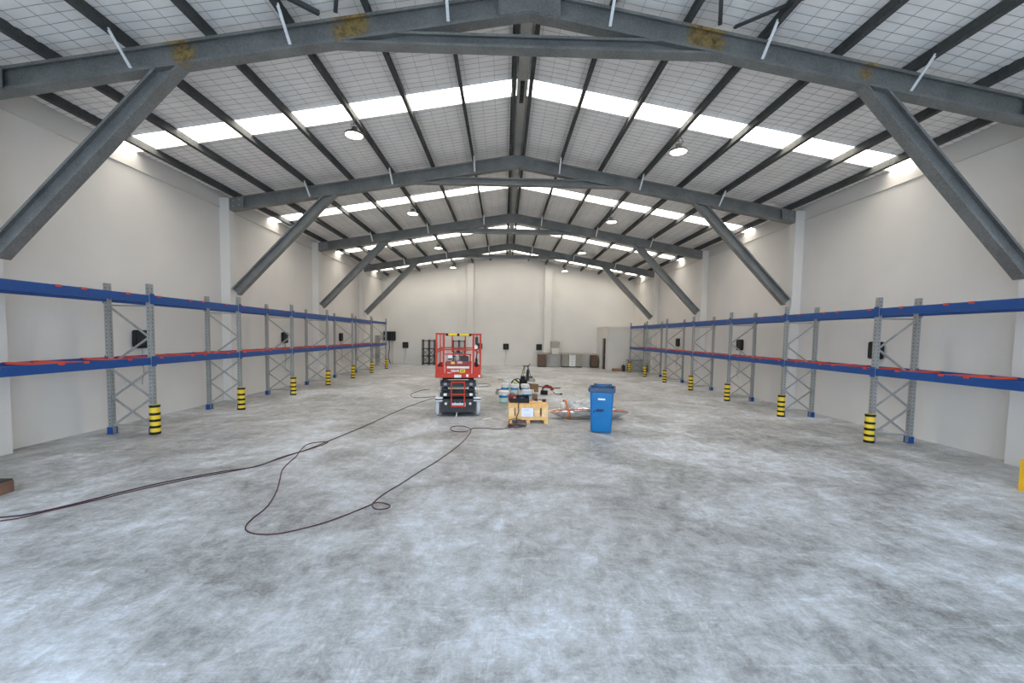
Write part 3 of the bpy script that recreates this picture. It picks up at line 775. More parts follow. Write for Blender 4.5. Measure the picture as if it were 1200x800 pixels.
# items near the partition
bx = empty('carton', (6.75, 25.75, 0))
MB().rbox((-0.27, -0.2, 0), (0.27, 0.2, 0.17), 0.006).build('body', M_card, bx)
MB().box((-0.27, -0.02, 0.168), (0.27, 0.02, 0.173)).build('tape', M_cream, bx)
tag(bx, 'low brown carton on floor beside the partition room', 'carton')
sp = empty('dark_canister', (7.13, 25.72, 0))
MB().lathe([(0.10, 0), (0.115, 0.02), (0.115, 0.34), (0.09, 0.38), (0.03, 0.40), (0.0, 0.40)], n=14).build('body', M_dark, sp, smooth=True)
MB().lathe([(0.03, 0.40), (0.03, 0.44), (0.0, 0.44)], n=10).build('cap', M_black, sp)
tag(sp, 'black canister standing beside the low brown carton', 'canister')
tb = empty('work_table', (7.98, 25.72, 0))
MB().rbox((-0.60, -0.30, 0.69), (0.60, 0.30, 0.74), 0.008).build('table_top', M_taupe, tb)
for x in (-0.5, 0.5):
    for y in (-0.24, 0.24): MB().bar((x * 1.08, y, 0), (x * 0.92, y * 0.9, 0.69), 0.05, 0.05).build('leg', M_charcoal, tb)
    MB().bar((x * 1.0, -0.23, 0.25), (x * 1.0, 0.23, 0.25), 0.03, 0.04).build('stretcher', M_charcoal, tb)
tag(tb, 'small work table behind the far end of the right rack', 'table')

# ------------------------------------------------------------------ scissor lift
lx = empty('scissor_lift', (-1.468, 10.66, 0), 0.105)
tag(lx, 'red scissor lift with charcoal chassis and yellow padded top rail', 'scissor lift')
LN = 2.25
wheel = MB().lathe([(0.06, -0.055), (0.165, -0.055), (0.20, -0.04), (0.205, 0), (0.20, 0.04), (0.165, 0.055), (0.06, 0.055)], n=26, axis='x').mesh('wheel', M_tyre, True)
hub = MB().lathe([(0.0, -0.06), (0.075, -0.06), (0.095, -0.05), (0.095, 0.05), (0.075, 0.06), (0.0, 0.06)], n=14, axis='x').mesh('hub', M_charcoal, True)
for x in (-0.525, 0.525):
    for y in (0.26, LN - 0.26):
        w_ = link('wheel', wheel, lx, (x, y, 0.205)); link('hub', hub, w_)
ch = MB()
ch.box((-0.43, 0.10, 0.09), (0.43, LN - 0.10, 0.44)).rbox((-0.44, 0.03, 0.10), (0.44, 0.10, 0.455), 0.012)
chassis = ch.build('chassis', M_charcoal, lx)
for sx in (-1, 1):
    a, b = sorted((sx * 0.39, sx * 0.585))
    MB().rbox((a, 0.02, 0.455), (b, 0.50, 0.50), 0.015).build('mudguard', M_galvL, chassis)
    MB().rbox((a, 0.00, 0.395), (b, 0.20, 0.425), 0.01).build('mudguard', M_galvL, chassis)
    MB().rbox((a + 0.005, 0.03, 0.425), (b - 0.005, 0.45, 0.455), 0.006).build('mudguard', M_dark, chassis)
    MB().box((sx * 0.41 - 0.02, 0.4, 0.03), (sx * 0.41 + 0.02, LN - 0.4, 0.10)).build('pothole_guard', M_dark, chassis)
    MB().lathe([(0.0, -0.012), (0.022, -0.012), (0.034, -0.004), (0.034, 0.004)], (sx * 0.31, 0.028, 0.335), 12, 'y').build('lamp', M_cream, chassis)
MB().rbox((-0.16, 0.018, 0.29), (0.14, 0.032, 0.345), 0.003).build('control_panel', M_cream, chassis)
for k in range(5): MB().cbox((-0.14 + k * 0.065, 0.014, 0.335 + 0.012 * (k % 2)), (0.028, 0.02, 0.03)).build('knob', M_white if k % 2 else M_galvL, chassis)
MB().cbox((0.175, 0.016, 0.31), (0.028, 0.01, 0.10)).build('placard', M_white, chassis)
MB().tube([(-0.03, 0.04, 0.10), (-0.035, -0.02, 0.035), (-0.05, -0.05, 0.012)], 0.012, 6).build('tow_cable', M_white, chassis)
# scissor stack
n_lv = 4; zb, zt = 0.47, 0.93
for lv in range(n_lv):
    z0 = zb + (zt - zb) * lv / n_lv; z1 = zb + (zt - zb) * (lv + 1) / n_lv
    for sx in (-1, 1):
        MB().bar((sx * 0.40, 0.13, z0 + 0.02), (sx * 0.40, LN - 0.15, z1 - 0.02), 0.05, 0.085).build('scissor_arm', M_charcoal, lx)
        MB().bar((sx * 0.335, 0.13, z1 - 0.02), (sx * 0.335, LN - 0.15, z0 + 0.02), 0.05, 0.085).build('scissor_arm', M_charcoal, lx)
    MB().tube([(-0.44, 0.15, z1 - 0.03), (0.44, 0.15, z1 - 0.03)], 0.028, 10).build('pivot_tube', M_dark if lv % 2 else M_grey, lx)
    MB().tube([(-0.44, LN / 2, (z0 + z1) / 2), (0.44, LN / 2, (z0 + z1) / 2)], 0.025, 10).build('pivot_tube', M_dark, lx)
for z in (0.565, 0.835):
    MB().rbox((-0.455, 0.085, z - 0.06), (0.455, 0.12, z + 0.045), 0.008).build('cross_beam', M_dark, lx)
    for sx in (-1, 1):
        MB().rbox((sx * 0.33 - 0.042, 0.05, z - 0.035), (sx * 0.33 + 0.042, 0.09, z + 0.035), 0.008).build('slide_pad', M_galvL if z < 0.7 else M_grey, lx)
        a, b = sorted((sx * 0.455, sx * 0.50))
        MB().bar((sx * 0.49, 0.12, z - 0.12), (sx * 0.47, 0.45, z + 0.06), 0.03, 0.05).build('side_link', M_galvL, lx)
# ladder
lad = empty('ladder', (0, -0.03, 0), parent=lx)
for sx in (-1, 1): MB().bar((sx * 0.165 - 0.005, 0, 0.265), (sx * 0.165 - 0.005, 0, 0.905), 0.03, 0.03, (0, 1, 0)).build('ladder_rail', M_red, lad)
for z in (0.275, 0.58, 0.895): MB().rbox((-0.185, -0.022, z - 0.018), (0.175, 0.03, z + 0.018), 0.005).build('rung', M_red, lad)
# platform deck and kick panels
PZ0 = 1.0
pd = MB().rbox((-0.585, -0.02, PZ0), (0.585, LN + 0.02, PZ0 + 0.10), 0.012).build('platform_deck', M_red, lx)
for x0, x1, z0, z1, m in ((-0.10, 0.075, 0.012, 0.085, M_cream), (0.20, 0.255, 0.03, 0.095, M_white), (0.51, 0.56, 0.03, 0.08, M_white)):
    MB().box((x0, -0.025, PZ0 + z0), (x1, -0.0195, PZ0 + z1)).build('sticker', m, pd)
for sx in (-1, 1):
    a, b = sorted((sx * 0.345, sx * 0.565))
    MB().rbox((a, -0.004, PZ0 + 0.10), (b, 0.014, PZ0 + 0.285), 0.004).build('corner_panel', M_red, lx)
    a, b = sorted((sx * 0.563, sx * 0.575))
    MB().box((a, 0.02, PZ0 + 0.10), (b, LN, PZ0 + 0.26)).build('toe_board', M_red, lx)
MB().box((-0.56, LN - 0.01, PZ0 + 0.10), (0.56, LN + 0.002, PZ0 + 0.26)).build('toe_board', M_red, lx)
gate = MB().rbox((-0.335, 0.0, PZ0 + 0.115), (0.335, 0.018, PZ0 + 0.30), 0.004).build('gate_panel', M_red, lx)
MB().box((-0.29, -0.005, PZ0 + 0.245), (0.275, 0.0, PZ0 + 0.297)).build('stripe', M_cream, gate)
lettering('GEAR', 0.082, M_white, gate, (-0.085, -0.004, PZ0 + 0.178))
MB().rbox((0.035, -0.005, PZ0 + 0.135), (0.17, 0.0, PZ0 + 0.225), 0.002).build('badge', M_yellow, gate)
lettering('UP', 0.066, M_black, gate, (0.103, -0.0065, PZ0 + 0.180))
MB().box((-0.28, -0.004, PZ0 + 0.124), (-0.19, 0.0, PZ0 + 0.136)).build('sticker', M_white, gate)
dk = MB().rbox((-0.31, LN - 0.34, PZ0 + 0.29), (0.40, LN - 0.32, PZ0 + 0.42), 0.004).build('control_panel', M_reddark, lx) if False else \
     MB().rbox((-0.31, 0.03, PZ0 + 0.31), (0.40, 0.05, PZ0 + 0.43), 0.004).build('upper_panel', M_reddark, lx)
MB().box((-0.19, 0.024, PZ0 + 0.355), (-0.095, 0.030, PZ0 + 0.415)).build('sticker', M_yellow, dk)
MB().box((-0.03, 0.024, PZ0 + 0.365), (0.10, 0.030, PZ0 + 0.425)).build('sticker', M_pink, dk)
# guard rails
TZ, MZ = 2.12, 1.70
def rail(p, q, w=0.04, m=M_red, name='guard_rail'): return MB().bar(p, q, w, w, (0, 1, 0) if abs(p[2] - q[2]) > 0.1 else (0, 0, 1)).build(name, m, lx)
for sx in (-1, 1):
    for y, w in ((0.02, 0.045), (LN - 0.02, 0.032)): rail((sx * 0.555, y, PZ0 + 0.1), (sx * 0.555, y, TZ), w, name='rail_post')
    rail((sx * 0.555, 0.0, TZ), (sx * 0.555, LN, TZ)); rail((sx * 0.555, 0.0, MZ), (sx * 0.555, LN, MZ), 0.035)
    rail((sx * 0.375, 0.02, PZ0 + 0.1), (sx * 0.375, 0.02, TZ), 0.05, name='rail_post')
    rail((sx * 0.575, 0.02, TZ - 0.005), (sx * 0.34, 0.02, TZ - 0.005)); rail((sx * 0.555, 0.02, MZ - 0.05), (sx * 0.375, 0.02, MZ + 0.02), 0.035)
rail((0.30, 0.02, PZ0 + 0.28), (0.30, 0.02, MZ - 0.08), 0.035, name='rail_post')
rail((0.345, 0.005, PZ0 + 0.12), (0.345, 0.005, PZ0 + 0.62), 0.018, M_cream, 'grab_bar'); rail((-0.345, 0.005, PZ0 + 0.12), (-0.345, 0.005, PZ0 + 0.60), 0.014, M_cream, 'grab_bar')
for x in (-0.2, 0.2): rail((x, LN, PZ0 + 0.1), (x, LN, TZ), 0.035, name='rail_post')
rail((-0.555, LN, TZ), (0.555, LN, TZ)); rail((-0.555, LN, MZ), (0.555, LN, MZ), 0.035)
rail((-0.375, 0.02, MZ + 0.02), (0.375, 0.02, MZ + 0.02), 0.035); rail((-0.375, 0.02, MZ - 0.10), (0.375, 0.02, MZ - 0.10), 0.030)
rail((-0.345, 0.02, TZ - 0.02), (0.345, 0.02, TZ - 0.02), 0.03, M_reddark)
for x0, x1 in ((-0.265, -0.035), (0.015, 0.265)):
    MB().tube([(x0, 0.02, TZ - 0.02), (x1, 0.02, TZ - 0.02)], 0.033, 12).build('rail_pad', M_yellow, lx, smooth=True)
for x in (-0.29, -0.01, 0.29): MB().tube([(x - 0.03, 0.02, TZ - 0.02), (x + 0.03, 0.02, TZ - 0.02)], 0.034, 12).build('pad_end', M_black, lx)
# platform controls and signs
cb = empty('control_station', (-0.08, 0.12, 1.56), parent=lx)
MB().rbox((0.0, 0, -0.12), (0.10, 0.12, 0.06), 0.012).build('control_box', M_grey, cb)
MB().rbox((0.01, -0.012, 0.0), (0.09, 0.0, 0.05), 0.004).build('control_face', M_white, cb)
MB().tube([(0.05, 0.06, 0.06), (0.06, 0.05, 0.16)], 0.014, 8).build('joystick', M_black, cb)
MB().rbox((0.13, 0.02, -0.14), (0.34, 0.14, -0.01), 0.012).build('battery_pack', M_dark, cb)
sg = MB().rbox((-0.28, 0.055, 1.44), (-0.145, 0.065, 1.66), 0.003).build('sign_board', M_pink, lx)
MB().box((-0.265, 0.049, 1.46), (-0.16, 0.055, 1.58)).build('sign_print', M_white, sg)
MB().box((-0.265, 0.048, 1.46), (-0.16, 0.0545, 1.50)).build('sign_print', M_charcoal, sg)
MB().rbox((0.43, 0.06, 1.28), (0.49, 0.12, 1.50), 0.01).build('harness_hook', M_black, lx)
MB().rbox((0.42, 0.05, 1.86), (0.50, 0.11, 2.05), 0.012).build('work_light', M_dark, lx)
MB().lathe([(0, -0.03), (0.045, -0.03), (0.055, 0), (0.045, 0.03), (0, 0.03)], (0.44, 0.05, 1.79), 14, 'y').build('horn', M_white, lx, smooth=True)
MB().tube(smooth_path([(0.46, 0.08, 1.86), (0.43, 0.05, 1.75), (0.48, 0.05, 1.65), (0.45, 0.05, 1.5), (0.47, 0.06, 1.3)], 5), 0.012, 6).build('wiring', M_black, lx)
MB().tube(smooth_path([(-0.53, 0.06, 1.64), (-0.45, 0.05, 1.72), (-0.35, 0.05, 1.74)], 4), 0.016, 6).build('grab_handle', M_reddark, lx)
MB().bar((-0.53, 0.05, 1.27), (-0.46, 0.06, 1.36), 0.03, 0.03).build('latch', M_black, lx)

# ------------------------------------------------------------------ pine crate
cx = empty('pine_crate', (0.292, 9.93, 0))
tag(cx, 'pale pine shipping crate with white paper notice, beside the blue bin', 'crate')
CWd, CD, CH = 0.94, 0.58, 0.46
for x in (-0.43, 0.0, 0.43):
    MB().rbox((x - 0.045, 0.0, 0), (x + 0.045, CD, 0.085), 0.004).build('runner', M_pine, cx)
for x0, x1 in ((-0.47, -0.33), (-0.305, -0.155), (-0.145, -0.008), (0.004, 0.135), (0.145, 0.285), (0.325, 0.47)):
    MB().rbox((x0, 0.012 if x0 not in (-0.47, 0.315) else 0.004, 0.10), (x1, 0.03, 0.42), 0.003).build('board', M_pine2, cx)
MB().rbox((-0.478, -0.008, 0.085), (0.478, 0.012, 0.165), 0.003).build('batten', M_pine, cx)
MB().rbox((-0.478, -0.010, 0.375), (0.478, 0.012, 0.455), 0.003).build('batten', M_pine, cx)
for y0, y1 in ((0.03, CD - 0.03),):
    for sx in (-1, 1):
        for k in range(3):
            a, b = sorted((sx * 0.455, sx * 0.475)); MB().rbox((a, 0.035 + k * 0.175, 0.085), (b, 0.20 + k * 0.175, 0.455), 0.003).build('board', M_pine2, cx)
for k in range(5):
    MB().rbox((-0.46 + k * 0.186, CD - 0.03, 0.10), (-0.28 + k * 0.186, CD - 0.012, 0.455), 0.003).build('board', M_pine2, cx)
for k in range(4):
    MB().rbox((-0.475, 0.0 + k * 0.142, 0.456), (0.475, 0.138 + k * 0.142, 0.474), 0.003).build('lid_board', M_pine, cx)
nm_ = MB().lathe([(0, -0.004), (0.007, -0.004), (0.007, 0.004)], n=6, axis='y').mesh('nail', M_dark)
for x in (-0.44, -0.36, -0.27, -0.19, 0.18, 0.25): link('nail', nm_, cx, (x, 0.006 if x < -0.33 else 0.011, 0.335))
pn = MB().rbox((-0.165, -0.016, 0.17), (0.12, -0.011, 0.375), 0.001).build('paper_notice', M_paper, cx)
for z, w in ((0.335, 0.13), (0.315, 0.10), (0.21, 0.16)): MB().box((-0.10, -0.0172, z), (-0.10 + w, -0.0160, z + 0.006)).build('print_line', M_grey, pn)

# things on the crate
tt = empty('tool_tray', (0.08, 10.20, 0.475))
MB().box((-0.24, -0.13, 0), (0.24, 0.13, 0.012)).box((-0.24, -0.13, 0.012), (0.24, -0.118, 0.11)).box((-0.24, 0.118, 0.012), (0.24, 0.13, 0.16)).box((-0.24, -0.118, 0.012), (-0.228, 0.118, 0.14)).box((0.228, -0.118, 0.012), (0.24, 0.118, 0.14)).build('tray', M_black, tt)
tag(tt, 'black open tool tray on the left half of the crate', 'tool tray')
def ragdoll(name, m, loc, sz, lab, cat, seed):
    random.seed(seed); bm = bmesh.new(); bmesh.ops.create_icosphere(bm, subdivisions=3, radius=1)
    for v in bm.verts:
        n = 0.16 * math.sin(v.co.x * 5 + seed) * math.cos(v.co.y * 6 + v.co.z * 4 + seed)
        v.co *= 1 + n + random.uniform(-.03, .03); v.co = Vector((v.co.x * sz[0], v.co.y * sz[1], (max(v.co.z, -0.6) + 0.6) / 1.6 * sz[2]))
    return tag(MB().bm(bm).build(name, m, None, loc, smooth=True), lab, cat)
ragdoll('navy_glove', M_navy, (0.14, 10.19, 0.488), (0.10, 0.08, 0.11), 'navy work glove bundled in the black tool tray', 'glove', 4)
ragdoll('pink_rag', M_pink, (-0.03, 10.17, 0.488), (0.05, 0.05, 0.11), 'small pink rag in the black tool tray', 'rag', 6)
rt = empty('red_tool_case', (-0.09, 10.27, 0.488))
MB().rbox((-0.10, -0.04, 0), (0.10, 0.04, 0.17), 0.01).build('case', M_reddark, rt); MB().tube([(-0.05, 0, 0.165), (-0.04, 0, 0.2), (0.04, 0, 0.2), (0.05, 0, 0.165)], 0.008, 6).build('handle', M_black, rt)
tag(rt, 'dark red tool case at the back of black tool tray', 'tool case')
ws = empty('wood_offcut', (0.40, 10.15, 0.475), 0.5)
MB().rbox((-0.12, -0.02, 0), (0.12, 0.02, 0.03), 0.003).build('body', M_pine2, ws); MB().rbox((-0.05, -0.06, 0.03), (-0.01, 0.08, 0.055), 0.003).build('cross_piece', M_pine, ws)
tag(ws, 'two crossed pine offcuts lying on the crate lid', 'offcut')
def cup(name, loc, r, h, m, lab, cat):
    o = empty(name, loc)
    MB().lathe([(r * .8, 0), (r, h), (r * 0.92, h), (r * .74, 0.006), (0, 0.006)], n=14).build('body', m, o, smooth=True); MB().lathe([(r, h), (r * 1.08, h), (r * 1.08, h + 0.012), (0, h + 0.014)], n=14).build('lid', M_charcoal, o)
    return tag(o, lab, cat)
cup('paint_tin', (0.50, 10.28, 0.475), 0.04, 0.06, M_charcoal, 'small dark tin on the crate between offcuts and white tin', 'tin')
cup('paint_tin', (0.59, 10.25, 0.475), 0.045, 0.05, M_cream, 'small white tin on the right half of the crate', 'tin')
cup('paint_tin', (0.70, 10.28, 0.475), 0.05, 0.05, M_dark, 'black tin nearest the right end of the crate', 'tin')

# ------------------------------------------------------------------ blue wheelie bin
bn = empty('wheelie_bin', (1.82, 8.98, 0), -0.27)
tag(bn, 'tall blue plastic wheelie bin with open top and white sticker', 'bin')
def rrect(w, d, r, n=5):
    P = []
    for cx_, cy_, a0 in ((w / 2 - r, d / 2 - r, 0), (-w / 2 + r, d / 2 - r, PI / 2), (-w / 2 + r, -d / 2 + r, PI), (w / 2 - r, -d / 2 + r, 1.5 * PI)):
        for k in range(n + 1): P.append((cx_ + r * math.cos(a0 + PI / 2 * k / n), cy_ + r * math.sin(a0 + PI / 2 * k / n)))
    return P
def loft(rings):
    vs = []; fs = []; n = len(rings[0])
    for r in rings: vs += r
    for i in range(len(rings) - 1):
        for k in range(n): fs.append((i * n + k, i * n + (k + 1) % n, (i + 1) * n + (k + 1) % n, (i + 1) * n + k))
    fs.append(tuple(range(n - 1, -1, -1))); fs.append(tuple(range((len(rings) - 1) * n, len(rings) * n)))
    return MB().add(vs, fs)
def ring(w, d, r, z, oy=0.28): return [(x, y + oy, z) for x, y in rrect(w, d, r)]
loft([ring(0.43, 0.44, 0.06, 0.015), ring(0.45, 0.47, 0.06, 0.05), ring(0.51, 0.56, 0.06, 0.90), ring(0.52, 0.57, 0.06, 0.905), ring(0.52, 0.57, 0.06, 0.94),
      ring(0.48, 0.53, 0.05, 0.94), ring(0.47, 0.52, 0.05, 0.55)]).build('body', M_binblue, bn, smooth=True)
loft([ring(0.53, 0.58, 0.06, 0.90), ring(0.585, 0.62, 0.07, 0.915), ring(0.59, 0.63, 0.07, 0.985), ring(0.57, 0.61, 0.06, 1.0), ring(0.51, 0.55, 0.05, 0.995), ring(0.50, 0.54, 0.05, 0.90)][:6]).build('rim', M_bindark, bn, smooth=True) if False else None
def open_loft(rings):
    m = loft(rings); m.f = m.f[:-2]; m.mi = m.mi[:-2]
    n = len(rings[0]); L_ = len(rings) - 1
    for k in range(n): m.f.append((L_ * n + k, L_ * n + (k + 1) % n, (k + 1) % n, k)); m.mi.append(0)
    return m
open_loft([ring(0.525, 0.575, 0.06, 0.895), ring(0.58, 0.62, 0.07, 0.91), ring(0.59, 0.63, 0.07, 0.975), ring(0.57, 0.61, 0.06, 0.992), ring(0.50, 0.55, 0.05, 0.985), ring(0.49, 0.54, 0.05, 0.90)]).build('rim', M_bindark, bn, smooth=True)
loft([ring(0.46, 0.51, 0.05, 0.80), ring(0.44, 0.49, 0.05, 0.86), ring(0.2, 0.25, 0.04, 0.83)]).build('liner', M_bag, bn, smooth=True)
for x in (-0.17, 0.17): MB().rbox((x - 0.035, 0.54, 0.94), (x + 0.035, 0.64, 1.03), 0.015, 2).build('hinge', M_bindark, bn)
MB().tube([(-0.17, 0.63, 1.0), (0.17, 0.63, 1.0)], 0.018, 8).build('handle', M_binblue, bn)
for x in (-0.19, 0.19):
    MB().lathe([(0, -0.03), (0.09, -0.03), (0.1, -0.02), (0.1, 0.02), (0.09, 0.03), (0, 0.03)], (x, 0.55, 0.1), 18, 'x').build('wheel', M_rubber, bn, smooth=True)
MB().box((-0.075, -0.005, 0.735), (0.08, 0.02, 0.77)).build('sticker', M_white, bn)
gp = smooth_path([(-0.17, 0.016, 0.44), (-0.15, 0.014, 0.49), (-0.10, 0.012, 0.50), (-0.06, 0.012, 0.53), (-0.02, 0.012, 0.49), (0.01, 0.012, 0.53), (0.03, 0.012, 0.49), (-0.04, 0.012, 0.48), (-0.10, 0.012, 0.485), (-0.03, 0.011, 0.51), (0.07, 0.012, 0.505)], 4)
MB().tube(gp, 0.009, 5).build('scrawl', M_navy, bn)

# ------------------------------------------------------------------ foil bundle
fb = empty('foil_bundle', (1.88, 10.62, 0))
tag(fb, 'silver foil bundle bound with orange straps behind the blue bin', 'bundle')
def hull():
    n = 26; k = 20; vs = []; fs = []
    for i in range(n + 1):
        t = -1 + 2 * i / n; X = t * 1.03
        e = max(0.0, 1 - abs(t) ** 2.1); a = 0.04 + 0.36 * e; top = 0.20 + 0.17 * e; bot = 0.15 - 0.147 * min(1, (e * 1.5) ** 1.2)
        zm = 0.165 + 0.085 * e
        for j in range(k):
            an = 2 * PI * j / k; c_, s_ = math.cos(an), math.sin(an)
            z = zm + (top - zm) * s_ if s_ > 0 else zm + (zm - bot) * s_
            w = 1 + 0.03 * math.sin(9 * X + 3 * an)
            vs.append((X, a * c_ * w, z))
    for i in range(n):
        for j in range(k): fs.append((i * k + j, i * k + (j + 1) % k, (i + 1) * k + (j + 1) % k, (i + 1) * k + j))
    fs.append(tuple(range(k - 1, -1, -1))); fs.append(tuple(range(n * k, n * k + k)))
    return MB().add(vs, fs)
hull().build('foil_hull', M_foil, fb, smooth=True)
bm = bmesh.new(); bmesh.ops.create_icosphere(bm, subdivisions=4, radius=1)
for v in bm.verts:
    n = 0.10 * math.sin(v.co.x * 7 + 1) * math.cos(v.co.y * 6) + 0.07 * math.sin(v.co.x * 15 + v.co.z * 9) + 0.05 * math.cos(v.co.y * 17 + v.co.x * 11)
    c = v.co * (1 + n); v.co = Vector((c.x * 0.60, c.y * 0.26, 0.27 + (0.25 if c.z > 0 else 0.05) * c.z * (0.85 + 0.35 * (c.x > 0.1))))
MB().bm(bm).build('plastic_wrap', M_bubble, fb, (-0.12, 0, 0), smooth=True)
MB().tube([(-0.72, -0.06, 0.31), (-0.40, -0.02, 0.42)], 0.105, 12).build('wrapped_roll', M_bubble, fb, smooth=True)
for X in (-0.57, 0.42):
    vs = []; fs = []; k = 28
    for j in range(k):
        an = 2 * PI * j / k; c_, s_ = math.cos(an), math.sin(an)
        y = c_ * 0.36; z = 0.2 + (0.27 if X < 0 else 0.35) * s_ if s_ > 0 else 0.2 + 0.197 * s_
        for dx_ in (-0.028, 0.028): vs.append((X + dx_ + 0.04 * -s_, y, z))
    for j in range(k): fs.append((2 * j, 2 * j + 1, (2 * j + 3) % (2 * k), (2 * j + 2) % (2 * k)))
    so = MB().add(vs, fs).build('strap', M_strap, fb)
    sm = so.modifiers.new('thickness', 'SOLIDIFY'); sm.thickness = 0.008; sm.offset = 1
st_ = []
for i in range(25):
    t = -1 + 2 * i / 24; e = max(0, 1 - abs(t) ** 2.1); st_.append((t * 1.0, -(0.04 + 0.365 * e) * 0.98, 0.20 + 0.11 * e))
MB().tube(st_, 0.014, 6).build('strap', M_strap, fb)
MB().rbox((-0.66, -0.30, 0), (0.5, 0.30, 0.012), 0.003).build('base_board', M_timber, fb)

# ------------------------------------------------------------------ paint pails and small gear
def make_pail(lower):
    r = empty('paint_pail')
    MB().lathe([(0.0, 0), (0.125, 0), (0.13, 0.01), (0.148, 0.34), (0.0, 0.34)], n=22).build('tub', M_white, r, smooth=True)
    MB().lathe([(0.150, 0.325), (0.158, 0.33), (0.158, 0.362), (0.145, 0.37), (0.0, 0.366)], n=22).build('lid', M_white, r, smooth=True)
    MB().lathe([(0.1395, 0.165), (0.1438, 0.24), (0.1455, 0.24), (0.1412, 0.165)], n=22).build('label_band', M_lblue, r)
    MB().lathe([(0.1315, 0.02), (0.1395, 0.165), (0.141, 0.165), (0.1335, 0.02)], n=22).build('label_panel', lower, r)
    MB().lathe([(0.131, 0.004), (0.133, 0.03), (0.1345, 0.03), (0.1325, 0.004)], n=22).build('base_ring', M_lgreen if lower is M_lmint else M_white, r)
    hp = [(0.156 * math.cos(a), 0.156 * math.sin(a) * 1.05, 0.33 - 0.09 * math.sin(a - PI)) for a in [PI + PI * k / 10 for k in range(11)]]
    MB().tube(hp, 0.005, 5).build('bail_handle', M_galvL, r)
    return r
pA = make_pail(M_white); pB = make_pail(M_lmint)
PL = [(pA, (-0.25, 15.0), 'back row white pail with blue band, leftmost of three'), (pB, (0.09, 14.98), 'back row white pail with blue band and mint label, middle of three'),
      (pA, (0.47, 14.98), 'back row white pail with blue band, rightmost of three'), (pB, (-0.30, 13.05), 'front white pail with green base at left of the tool tray'),
      (pA, (0.45, 13.4), 'front white pail with blue band behind the crate offcuts')]
used = set()
for p, (x, y), lb in PL:
    o = p if id(p) not in used else copy_tree(p); used.add(id(p))
    o.location = (x, y, 0); o.rotation_euler = (0, 0, hsh(int(x * 50), int(y * 10)) * 0.8 - 0.4)
    tag(o, lb, 'pail', 'white paint pails')
# white plastic tub and black hose behind the pails
tub = empty('white_tub', (-0.10, 16.4, 0))
MB().lathe([(0.17, 0), (0.21, 0.36), (0.20, 0.36), (0.16, 0.02), (0, 0.02)], n=20).build('tub', M_white, tub, smooth=True); MB().tube([(-0.2, 0, 0.34), (-0.3, 0, 0.38), (-0.42, 0.02, 0.38)], 0.02, 6).build('tap', M_grey, tub)
tag(tub, 'white open tub behind the back row of pails', 'tub')
hl = empty('black_hose', (0.18, 15.35, 0))
MB().tube(smooth_path([(-0.22, 0, 0.012), (-0.2, 0.0, 0.25), (-0.16, 0.02, 0.42), (-0.05, 0.03, 0.50), (0.12, 0.02, 0.50), (0.2, 0.0, 0.42), (0.22, 0.0, 0.2), (0.24, 0, 0.012)], 5), 0.018, 8).build('hose', M_black, hl, smooth=True)
MB().tube([(-0.05, 0.03, 0.48), (0.10, 0.02, 0.36)], 0.03, 8).build('nozzle', M_charcoal, hl)
tag(hl, 'black looped hose standing behind the middle pail', 'hose')
ragdoll('lime_cloth', M_lime, (0.14, 14.98, 0.372), (0.08, 0.07, 0.07), 'lime green cloth on lid of the middle back row pail', 'cloth', 2)
dr2 = empty('mixing_drill', (0.52, 16.3, 0))
MB().rbox((-0.20, -0.14, 0), (0.10, 0.14, 0.40), 0.03, 2).build('case', M_black, dr2); MB().rbox((-0.16, -0.08, 0.40), (0.03, 0.08, 0.53), 0.03, 2).build('motor', M_black, dr2)
MB().tube([(0.11, 0, 0.36), (0.12, 0, 0.78)], [0.07, 0.045], 10).build('handle', M_dark, dr2)
tag(dr2, 'black upright power mixer standing behind the right pails', 'power tool')
vc = empty('vacuum_cleaner', (0.80, 17.4, 0))
MB().lathe([(0.0, 0), (0.20, 0), (0.22, 0.03), (0.22, 0.20), (0.21, 0.22), (0.0, 0.22)], n=22).build('drum', M_white, vc, smooth=True)
MB().lathe([(0.225, 0.20), (0.23, 0.24), (0.20, 0.33), (0.0, 0.36)], n=22).build('motor_head', M_tote, vc, smooth=True)
MB().rbox((-0.14, -0.245, 0.06), (0.10, -0.205, 0.15), 0.01).build('inlet_panel', M_navy, vc); MB().rbox((-0.12, -0.05, 0.34), (0.12, 0.05, 0.41), 0.02).build('handle', M_dark, vc)
MB().tube(smooth_path([(0.1, -0.2, 0.12), (0.35, -0.3, 0.04), (0.6, -0.5, 0.02), (0.95, -0.7, 0.02), (1.2, -0.65, 0.02)], 5), 0.02, 7).build('suction_hose', M_charcoal, vc)
tag(vc, 'round white and grey vacuum cleaner beside the cartons', 'vacuum cleaner')
tr = empty('step_trestle', (0.87, 21.6, 0), 0.2)
MB().rbox((-0.15, -0.12, 0.52), (0.13, 0.12, 0.56), 0.008).build('top_plate', M_dark, tr)
for x, y in ((-0.2, -0.2), (0.2, -0.2), (-0.2, 0.2), (0.2, 0.2)): MB().bar((x, y, 0), (x * 0.4, y * 0.4, 0.52), 0.035, 0.035).build('leg', M_taupe, tr)
MB().bar((-0.15, -0.15, 0.2), (0.15, -0.15, 0.2), 0.025, 0.03).build('stretcher', M_taupe, tr); MB().bar((0.10, 0, 0.55), (0.22, -0.02, 0.66), 0.03, 0.03).build('clamp', M_dark, tr)
tag(tr, 'small four-legged trestle standing behind the vacuum cleaner', 'trestle')
def carton(loc, sz, rz, lb, m=M_card):
    o = empty('carton', loc, rz); x, y, z = sz
    MB().rbox((-x / 2, -y / 2, 0), (x / 2, y / 2, z), 0.005).build('body', m, o)
    MB().box((-x / 2, -0.02, z - 0.001), (x / 2, 0.02, z + 0.003)).build('tape', M_cream, o)
    return tag(o, lb, 'carton', 'small cartons')
